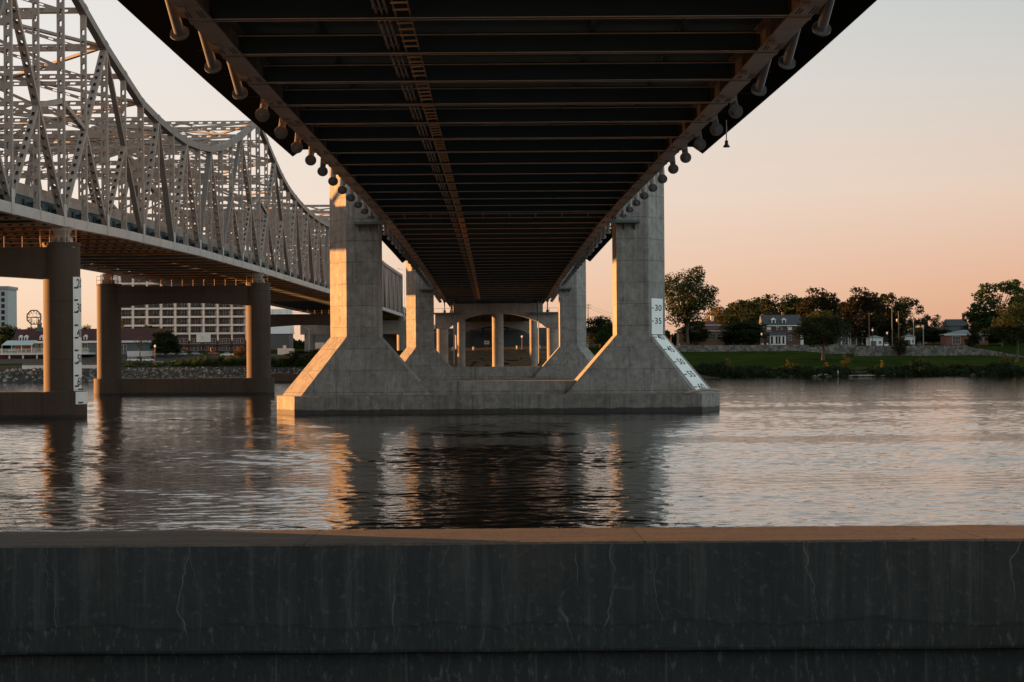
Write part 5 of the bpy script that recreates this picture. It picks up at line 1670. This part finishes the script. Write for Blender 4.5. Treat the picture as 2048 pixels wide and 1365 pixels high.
# pale warehouse and dark building glimpsed beyond the truss pier
p0, p1 = P(540, 690, 990), P(578, 617, 990)
T = thing('warehouse', 'pale-roofed dark warehouse glimpsed under the truss beyond the far pier', 'building', (p0.x, 990, gz(p0.x, 990)))
MB().box(p0.x-14, p1.x, 990, 1010, gz(p0.x, 990)-1, P(560, 668, 990).z).build('wall', M['dim'], T)
m = MB(); gable(m, p0.x-14, p1.x, 990, 1010, P(560, 668, 990).z, p1.z, .6, 'x'); m.build('roof', M['white'], T)
T = thing('parking_structure', 'long dark building far behind the approach columns', 'building', (-40, 1080, 13))
MB().box(-105, -27, 1080, 1100, 11, P(700, 668, 1080).z).build('wall', M['dim'], T)
MB().box(-106, -26.5, 1079.2, 1100.5, P(700, 668, 1080).z+.003, P(700, 665, 1080).z).build('parapet', M['bent'], T)
# ------------------------------------------------------------------ houses, walls and poles of the right bank
def zpx(x, y, Y): return P(x, y, Y).z
def xpx(x, Y, y=690): return P(x, y, Y).x

def bungalow():
    Y = 885.0
    x0, x1 = xpx(1358, Y), xpx(1449, Y); zg = gz(x0, Y)
    ze = zpx(1400, 663.5, Y); zr = zpx(1400, 645, Y)
    T = thing('bungalow', 'tan brick bungalow with a red-brown hipped roof and white window frames', 'house', ((x0+x1)/2, Y, zg), 'houses on the right bank')
    MB().box(x0, x1, Y, Y+11, zg-1, ze).build('wall', M['brick_tan'], T)
    m = MB(); hip(m, x0, x1, Y, Y+11, ze+.42, zr+.6, 1.1, 7); rf = m.build('roof', M['roof_brown'], T)
    MB().box(x0-1.1, x1+1.1, Y-1.1, Y+11, ze+.003, ze+.41).build('eaves', M['white'], T)
    a, b = xpx(1405, Y), xpx(1440, Y)
    m = MB().box(a, b, Y+3, Y+10, ze+.5, zpx(1420, 650.5, Y)); m.build('upper_wall', M['brick_tan'], rf)
    m = MB(); hip(m, a, b, Y+3, Y+10, zpx(1420, 650.4, Y), zpx(1410, 638, Y), .8, 4); m.build('upper_roof', M['roof_brown'], T)
    MB().box(a-.8, b+.8, Y+2.1, Y+2.25, zpx(1420, 651.2, Y), zpx(1420, 649.8, Y)).build('upper_eaves', M['white'], T)
    c = xpx(1427.5, Y); MB().box(c-.7, c+.7, Y+5, Y+6.4, ze, zpx(1427, 632, Y)).build('chimney', M['stucco'], T)
    win(T, xpx(1407.5, Y), xpx(1413, Y), Y-.002, zpx(1410, 678, Y), zpx(1410, 669, Y), bars=1)
    win(T, xpx(1417.5, Y), xpx(1430, Y), Y-.002, zpx(1420, 678, Y), zpx(1420, 668, Y), bars=4)
    win(T, xpx(1434.5, Y), xpx(1440, Y), Y-.002, zpx(1437, 678, Y), zpx(1437, 669, Y), bars=1)
    MB().box(xpx(1386, Y), xpx(1398, Y), Y-.05, Y-.003, zg, zpx(1390, 666, Y)).build('porch_opening', M['glass'], T)
    for q in (1371, 1385, 1399):
        MB().box(xpx(q, Y)-.5, xpx(q, Y)+.5, Y-1.0, Y-.06, zg-.5, ze).build('porch_pier', M['brick_tan'], T)
bungalow()

def brick_house():
    Y = 892.0
    x0, x1 = xpx(1527, Y), xpx(1601, Y); zg = gz(x0, Y)
    ze = zpx(1560, 652.5, Y); zr = zpx(1560, 629.5, Y)
    T = thing('brick_house', 'dark brick colonial house with two white dormers and a white sun porch', 'house', ((x0+x1)/2, Y, zg), 'houses on the right bank')
    MB().box(x0, x1, Y, Y+11, zg-1, ze).build('wall', M['brick_dark'], T)
    m = MB(); gable(m, x0, x1, Y, Y+11, ze+.35, zr, .7); rf = m.build('roof', M['roof_slate'], T)
    MB().box(x0-.7, x1+.7, Y-.72, Y-.03, ze-.05, ze+.346).build('cornice', M['white'], T)
    for px in (1548, 1569):
        x = xpx(px, Y); m = MB()
        za, zb2 = zpx(px, 648.5, Y), zpx(px, 640.5, Y)
        m.box(x-.98, x+.98, Y+.7, Y+4, za, zb2); gable(m, x-.98, x+.98, Y+.7, Y+5, zb2, zpx(px, 636, Y), .42, 'y')
        d = m.build('dormer', M['white'], T)
        MB().box(x-.5, x+.5, Y+.62, Y+.69, za+.4, zb2-.1).build('pane', M['glass'], d)
    for px, ya, yb in ((1530, 628, 636), (1570, 624, 632)):
        c = xpx(px, Y); MB().box(c-.55, c+.55, Y+5, Y+6.2, ze, zpx(px, ya, Y)).build('chimney', M['brick_red'], T)
    for px, w in ((1538, 3.6), (1580, 3.6)):
        win(T, xpx(px-w, Y), xpx(px+w, Y), Y-.002, zpx(px, 663.5, Y), zpx(px, 655, Y), bars=1, blind=.62)
    for px in (1554.5, 1563.5):
        win(T, xpx(px-1.2, Y), xpx(px+1.2, Y), Y-.002, zpx(px, 660, Y), zpx(px, 655.5, Y), bars=0)
    win(T, xpx(1536, Y), xpx(1540.5, Y), Y-.002, zpx(1538, 681, Y), zpx(1538, 673, Y), bars=1)
    win(T, xpx(1576.5, Y), xpx(1583.5, Y), Y-.002, zpx(1580, 681, Y), zpx(1580, 671, Y), bars=1)
    # sun porch
    a, b = xpx(1540.5, Y-3), xpx(1572, Y-3); zp = zpx(1556, 671, Y-3)
    po = MB().box(a, b, Y-3, Y-.01, zg-.5, zp).build('sun_porch', M['white'], T)
    for q in (.12, .42, .6, .85):
        x = a + (b-a)*q; MB().box(x-.55, x+.4, Y-3.06, Y-3.002, zg+.5, zp-.5).build('pane', M['glass'], po)
    m = MB().extrude([(-3.5, zp+.004), (0, zpx(1556, 664.5, Y)), (0, zp+.004)], (a-.4, Y-.02, 0), (0,1,0), (0,0,1), (1,0,0), b-a+.8); m.build('porch_roof', M['roof_slate'], T)
    MB().box(x1+.01, x1+1.6, Y+1, Y+8, zg-.5, zpx(1598, 667, Y)).build('side_annex', M['white'], T)
    for px in (1527.5, 1553, 1557, 1575, 1579, 1600):
        x = xpx(px, Y); MB().box(x-.12, x+.12, Y-.6, Y-.04, ze-.75, ze-.06).build('eaves_bracket', M['white'], T)
brick_house()

def blue_house():
    Y = 905.0
    x0, x1 = xpx(1676, Y), xpx(1728, Y); zg = gz(x0, Y); ze = zpx(1700, 662, Y)
    T = thing('blue_grey_house', 'blue-grey house with white porch columns half hidden behind the willow', 'house', ((x0+x1)/2, Y, zg), 'houses on the right bank')
    MB().box(x0, x1, Y, Y+10, zg-1, ze).build('wall', M['siding'], T)
    m = MB(); gable(m, x0, x1, Y, Y+10, ze+.003, zpx(1700, 641, Y), .7); m.build('roof', M['roof_slate'], T)
    MB().box(x0-.5, x1+.5, Y-1.4, Y-.75, ze-.5, ze-.02).build('porch_beam', M['white'], T)
    for px in (1682, 1696, 1700, 1712, 1724): MB().box(xpx(px, Y)-.22, xpx(px, Y)+.22, Y-1.3, Y-.85, zg, ze-.5).build('porch_column', M['white'], T)
    for px in (1688, 1706): win(T, xpx(px-2.5, Y), xpx(px+2.5, Y), Y-.002, zg+1.1, zg+3.1)
blue_house()

def garage(x0p, x1p, ytop, ymid, Y, label, wall='white', roof='roof_grey'):
    x0, x1 = xpx(x0p, Y), xpx(x1p, Y); zg = gz(x0, Y); ze = zpx(x0p, ymid, Y)
    T = thing('garage', label, 'garage', ((x0+x1)/2, Y, zg), 'houses on the right bank')
    MB().box(x0, x1, Y, Y+7, zg-1, ze).build('wall', M[wall], T)
    m = MB(); hip(m, x0, x1, Y, Y+7, ze+.003, zpx(x0p, ytop, Y), .6); m.build('roof', M[roof], T)
    MB().box(x0+.8, x0+.8+(x1-x0)*.4, Y-.06, Y-.003, zg, zg+2.2).build('garage_door', M['dim'], T)
    win(T, x1-(x1-x0)*.3, x1-(x1-x0)*.12, Y-.002, zg+.9, zg+2.1)
garage(1738, 1766, 671, 676, 880, 'small white garage with a pale roof left of the parked white car')
garage(1809, 1830, 668, 674, 905, 'pale outbuilding half hidden behind the small reddish tree')

def ranch():
    Y = 880.0
    x0, x1 = xpx(1892, Y), xpx(1977, Y); zg = gz(x0, Y); ze = zpx(1930, 671, Y)
    T = thing('ranch_house', 'low red brick ranch house with a pale hipped roof behind the evergreen', 'house', ((x0+x1)/2, Y, zg), 'houses on the right bank')
    MB().box(x0, x1, Y, Y+11, zg-1, ze).build('wall', M['brick_red'], T)
    m = MB(); hip(m, x0, x1, Y, Y+11, ze+.35, zpx(1925, 660, Y), .9, 9); m.build('roof', M['roof_grey'], T)
    MB().box(x0-.9, x1+.9, Y-.92, Y-.02, ze-.02, ze+.346).build('eaves', M['white'], T)
    win(T, xpx(1905, Y), xpx(1920, Y), Y-.002, zg+.5, ze-.5, bars=4)
    win(T, xpx(1962, Y), xpx(1967, Y), Y-.002, zg+1.0, ze-.5, bars=1)
ranch()
def back_house():
    Y = 985.0
    x0, x1 = xpx(1897, Y), xpx(1936, Y); zg = gz(x0, Y); ze = zpx(1915, 652, Y)
    T = thing('gabled_house', 'dark house with a long gabled roof and chimney behind the ranch house', 'house', ((x0+x1)/2, Y, zg), 'houses on the right bank')
    MB().box(x0, x1, Y, Y+10, zg-1, ze).build('wall', M['dim'], T)
    m = MB(); gable(m, x0, x1, Y, Y+10, ze+.003, zpx(1915, 638.5, Y), .5); m.build('roof', M['roof_slate'], T)
    c = xpx(1931.5, Y); MB().box(c-.6, c+.6, Y+4, Y+5.2, ze, zpx(1931, 630, Y)).build('chimney', M['brick_dark'], T)
    Y = 990.0
    x0, x1 = xpx(1862, Y), xpx(1893, Y); zg = gz(x0, Y); ze = zpx(1880, 660, Y)
    T = thing('brown_house', 'low brown roofed building with an orange end wall between the trees', 'house', ((x0+x1)/2, Y, zg), 'houses on the right bank')
    MB().box(x0, x1, Y, Y+10, zg-1, ze).build('wall', M['brick_red'], T)
    m = MB(); gable(m, x0, x1, Y, Y+10, ze+.003, zpx(1880, 654, Y), .4); m.build('roof', M['roof_brown'], T)
    c = xpx(1860, Y); MB().box(c-1.2, c+.9, Y+2, Y+8, zg, zpx(1860, 652.5, Y)).build('end_chimney', M['terracotta'], T)
back_house()

# stone walls and the ramp
def stone(name):
    t = NT(name); x, y, z = t.xyz()
    k = t.n.new('ShaderNodeTexBrick'); k.inputs['Color1'].default_value = (.30,.27,.235,1); k.inputs['Color2'].default_value = (.20,.19,.17,1); k.inputs['Mortar'].default_value = (.09,.08,.07,1)
    k.inputs['Scale'].default_value = .5; cb = t.n.new('ShaderNodeCombineXYZ'); t.link(t.math('ADD', x, t.math('MULTIPLY', y, .6)), cb.inputs[0]); t.link(z, cb.inputs[1]); t.link(cb.outputs[0], k.inputs['Vector'])
    t.base(t.mix(t.math('MULTIPLY', t.ramp(t.noise(.8, 6, .7), [(.38, g3(0)), (.58, g3(1))]), .85), k.outputs[0], (.035,.035,.032))); t.set(Roughness=.9); return t.m
M['stone'] = stone('weathered_stone')
def wall_run(xs, Y0, Y1, zlo, zhi, name, label, th=.8):
    m = MB(); n = len(xs); vs = []
    for k, x in enumerate(xs):
        Y = Y0 + (Y1-Y0)*k/(n-1); a, b = zlo(x, Y), zhi(x, Y)
        vs += [(x, Y, a), (x, Y+th, a), (x, Y+th, b), (x, Y, b)]
    fs = [(j*4+i, j*4+(i+1) % 4, (j+1)*4+(i+1) % 4, (j+1)*4+i) for j in range(n-1) for i in range(4)] + [(3,2,1,0), tuple((n-1)*4+i for i in range(4))]
    m.add(vs, fs); return tag(m.build(name, M['stone']), label, 'wall')
Yw = 838.0
wall_run(list(np.linspace(xpx(1336, Yw), xpx(1712, Yw), 30)), Yw, Yw, lambda x, Y: 8.6, lambda x, Y: zpx(1500, 697 - 6.3, Yw) + .02*(x % 7 > 3), 'river_wall', 'long low stone wall along the top of the lawn below the houses')
Yw = 828.0
wall_run(list(np.linspace(xpx(1709, Yw), xpx(1962, Yw), 24)), Yw, Yw, lambda x, Y: 5.5, lambda x, Y: zpx(1800, 700.3, 828), 'lower_terrace_wall', 'lower tier of the stone terrace wall right of the willow', 1.4)
wall_run(list(np.linspace(xpx(1711, 836), xpx(1935, 836), 24)), 836, 836, lambda x, Y: 7.0, lambda x, Y: zpx(1800, 692.3, 836), 'upper_terrace_wall', 'upper tier of the stone terrace wall below the parked white car', 1.4)
wall_run([xpx(1935, 834, 700), xpx(1990, 822, 710), xpx(2065, 806, 718)], 834, 806, lambda x, Y: 3.5, lambda x, Y: np.interp(x, [xpx(1935, 834), xpx(2065, 806)], [zpx(1935, 693.5, 834), zpx(2065, 716, 806)]), 'ramp_wall', 'pale sloping ramp wall running down to the right edge', 1.2)

# utility poles
def pole(x, ytop, Y, label, extra=None, mat_='wood'):
    p = P(x, ytop, Y); zg = gz(p.x, Y)
    T = thing('utility_pole', label, 'utility pole', (p.x, Y, zg), 'poles on the right bank')
    MB().tube((p.x, Y, zg-.5), (p.x, Y, p.z), .24, .17, 10).build('post', M[mat_], T)
    if extra in ('arm', 'both'):
        for dz in (.6, 1.9): MB().box(p.x-1.5, p.x+1.5, Y-.26, Y-.18, p.z-dz-.1, p.z-dz+.1).build('crossarm', M['wood'], T)
    if extra in ('transformer', 'both'):
        MB().lathe([(0,0),(.4,.05),(.42,1.1),(.3,1.25),(0,1.3)], (p.x-.65, Y, p.z-4.8), 14).build('transformer', M['white'], T)
    if extra == 'lamp':
        MB().box(p.x-1.8, p.x, Y-.06, Y+.06, p.z-.15, p.z).build('lamp_arm', M['rail'], T)
        MB().box(p.x-2.3, p.x-1.5, Y-.18, Y+.18, p.z-.3, p.z-.12).build('lamp_head', M['rail'], T)
    return p
pole(1738, 626, 852, 'plain wooden pole left of the parked white car')
pole(1784, 618, 858, 'tall plain wooden pole right of the parked white car')
pole(1797, 623, 880, 'utility pole carrying a white transformer can', 'transformer')
pole(1827, 639, 850, 'pale lamp pole left of the parked dark car', 'lamp', 'rail')
pole(1846.5, 650, 850, 'pale lamp pole right of the parked dark car', 'lamp', 'rail')
pole(2004, 640, 850, 'thin pole in front of the trees at the right edge')
pa = pole(1176, 608, 870, 'utility pole with crossarms between the gauge tower and the far tower', 'arm')
m = MB()
pb = P(1420, 655, 900)
for dz in (.5, 1.8):
    pts = []
    for k in range(13):
        q = k/12; v = pa.lerp(pb, q); pts.append(v - Vector((0,0,dz + 3.2*4*q*(1-q))))
    m.path(pts, [.035]*13, 5)
tag(m.build('power_lines', M['black']), 'thin sagging power lines crossing the sky from the crossarm pole', 'cable')
m = MB(); a, b = P(1797, 626, 880), P(2004, 641, 850)
pts = [a.lerp(b, k/10) - Vector((0,0,2.5*4*(k/10)*(1-k/10))) for k in range(11)]
m.path(pts, [.035]*11, 5)
tag(m.build('power_lines', M['black']), 'single sagging cable over the ranch house roofs', 'cable')

for x, ytop, lab in ((1745, 660, 'small white globe lamp beside the white garage'), (1774, 666, 'small white globe lamp behind the parked white car'), (1523, 668, 'small white globe lamp at the left corner of the dark brick house')):
    lamp(x, ytop, 862, lab, 'black')
# garden chairs before the brick house
def chair(x, label):
    Y = 872.0; p = P(x, 688, Y); zg = gz(p.x, Y)
    T = thing('garden_chair', label, 'chair', (p.x, Y, zg), 'white chairs on the lawn')
    MB().box(p.x-.4, p.x+.4, Y-.4, Y+.4, zg+.4, zg+.48).build('seat', M['white'], T)
    MB().beam((p.x, Y+.4, zg+.45), (p.x-.1, Y+.75, zg+1.35), .75, .07, (0,1,.3)).build('backrest', M['white'], T)
    for sx in (-.36, .36):
        MB().box(p.x+sx-.06, p.x+sx+.06, Y-.42, Y-.3, zg-.05, zg+.39).build('leg', M['white'], T)
        MB().box(p.x+sx-.06, p.x+sx+.06, Y+.3, Y+.42, zg-.05, zg+.39).build('leg', M['white'], T)
        MB().box(p.x+sx-.08, p.x+sx+.08, Y-.45, Y+.5, zg+.65, zg+.72).build('armrest', M['white'], T)
chair(1526, 'left white garden chair on the lawn before the brick house'); chair(1535.5, 'right white garden chair on the lawn before the brick house')

# driftwood and a marker at the water edge
def log(pix, Y, r, label):
    pts = [P(x, y, Y + k*.2) for k, (x, y) in enumerate(pix)]
    n = len(pts)
    m = MB().path(pts, [r*(1 - .55*k/(n-1)) for k in range(n)], 8)
    mid = pts[n//2]; m.tube(mid, mid + Vector((.8, -.2, .7)), r*.4, r*.15, 6)
    tag(m.build('driftwood_log', M['driftwood']), label, 'log', 'driftwood on the right bank')
log([(1415,752.5),(1432,752.0),(1447,752.8)], 692, .14, 'short pale driftwood log nearest the gauge tower on the right bank')
log([(1580,752.5),(1600,751),(1625,751.5)], 692, .18, 'driftwood log in the middle of the right bank left of the red marker')
log([(1628,752.5),(1640,750.5),(1656,749)], 692, .24, 'thick bent driftwood log just left of the red marker')
log([(1682,753.2),(1725,751.2),(1762,751.8),(1780,750.6),(1790,748.4)], 691, .26, 'longest pale driftwood log stretching right from the red marker')
log([(1845,751.8),(1880,751),(1906,752)], 692, .13, 'thin grey driftwood log under the evergreen')
log([(1979,746),(1986,749),(1994,752)], 692, .17, 'steeply leaning driftwood log near the right edge')
log([(1998,746),(2012,749),(2034,751.5)], 692, .22, 'long sloping driftwood log farthest right on the bank')
p = P(1676, 756, 689.5)
T = thing('channel_marker', 'small red and white marker post standing at the water edge', 'marker', (p.x, 689.5, 0))
MB().tube((p.x, 689.5, -1), (p.x, 689.5, 1.5), .17, n=10).build('post', M['terracotta'], T)
MB().tube((p.x, 689.5, 1.5), (p.x, 689.5, 2.4), .2, .12, n=10).build('white_top', M['white'], T)
p = P(1914, 763.5, 640)
m = MB().path([Vector((p.x-.7, 640, -.1)), Vector((p.x, 640, .32)), Vector((p.x+.6, 640.2, .1)), Vector((p.x+1.7, 640.4, .12))], [.12,.22,.18,.06], 8)
tag(m.build('floating_branch', M['bark']), 'small dark branch floating on the river off the right bank', 'branch')
p = P(65, 770, 655)
tag(MB().tube((p.x, 655, -.5), (p.x, 655, 1.0), .12, .09, 8).build('mooring_stake', M['bark']), 'small dark stake standing in the water behind the nearest truss pier', 'stake')
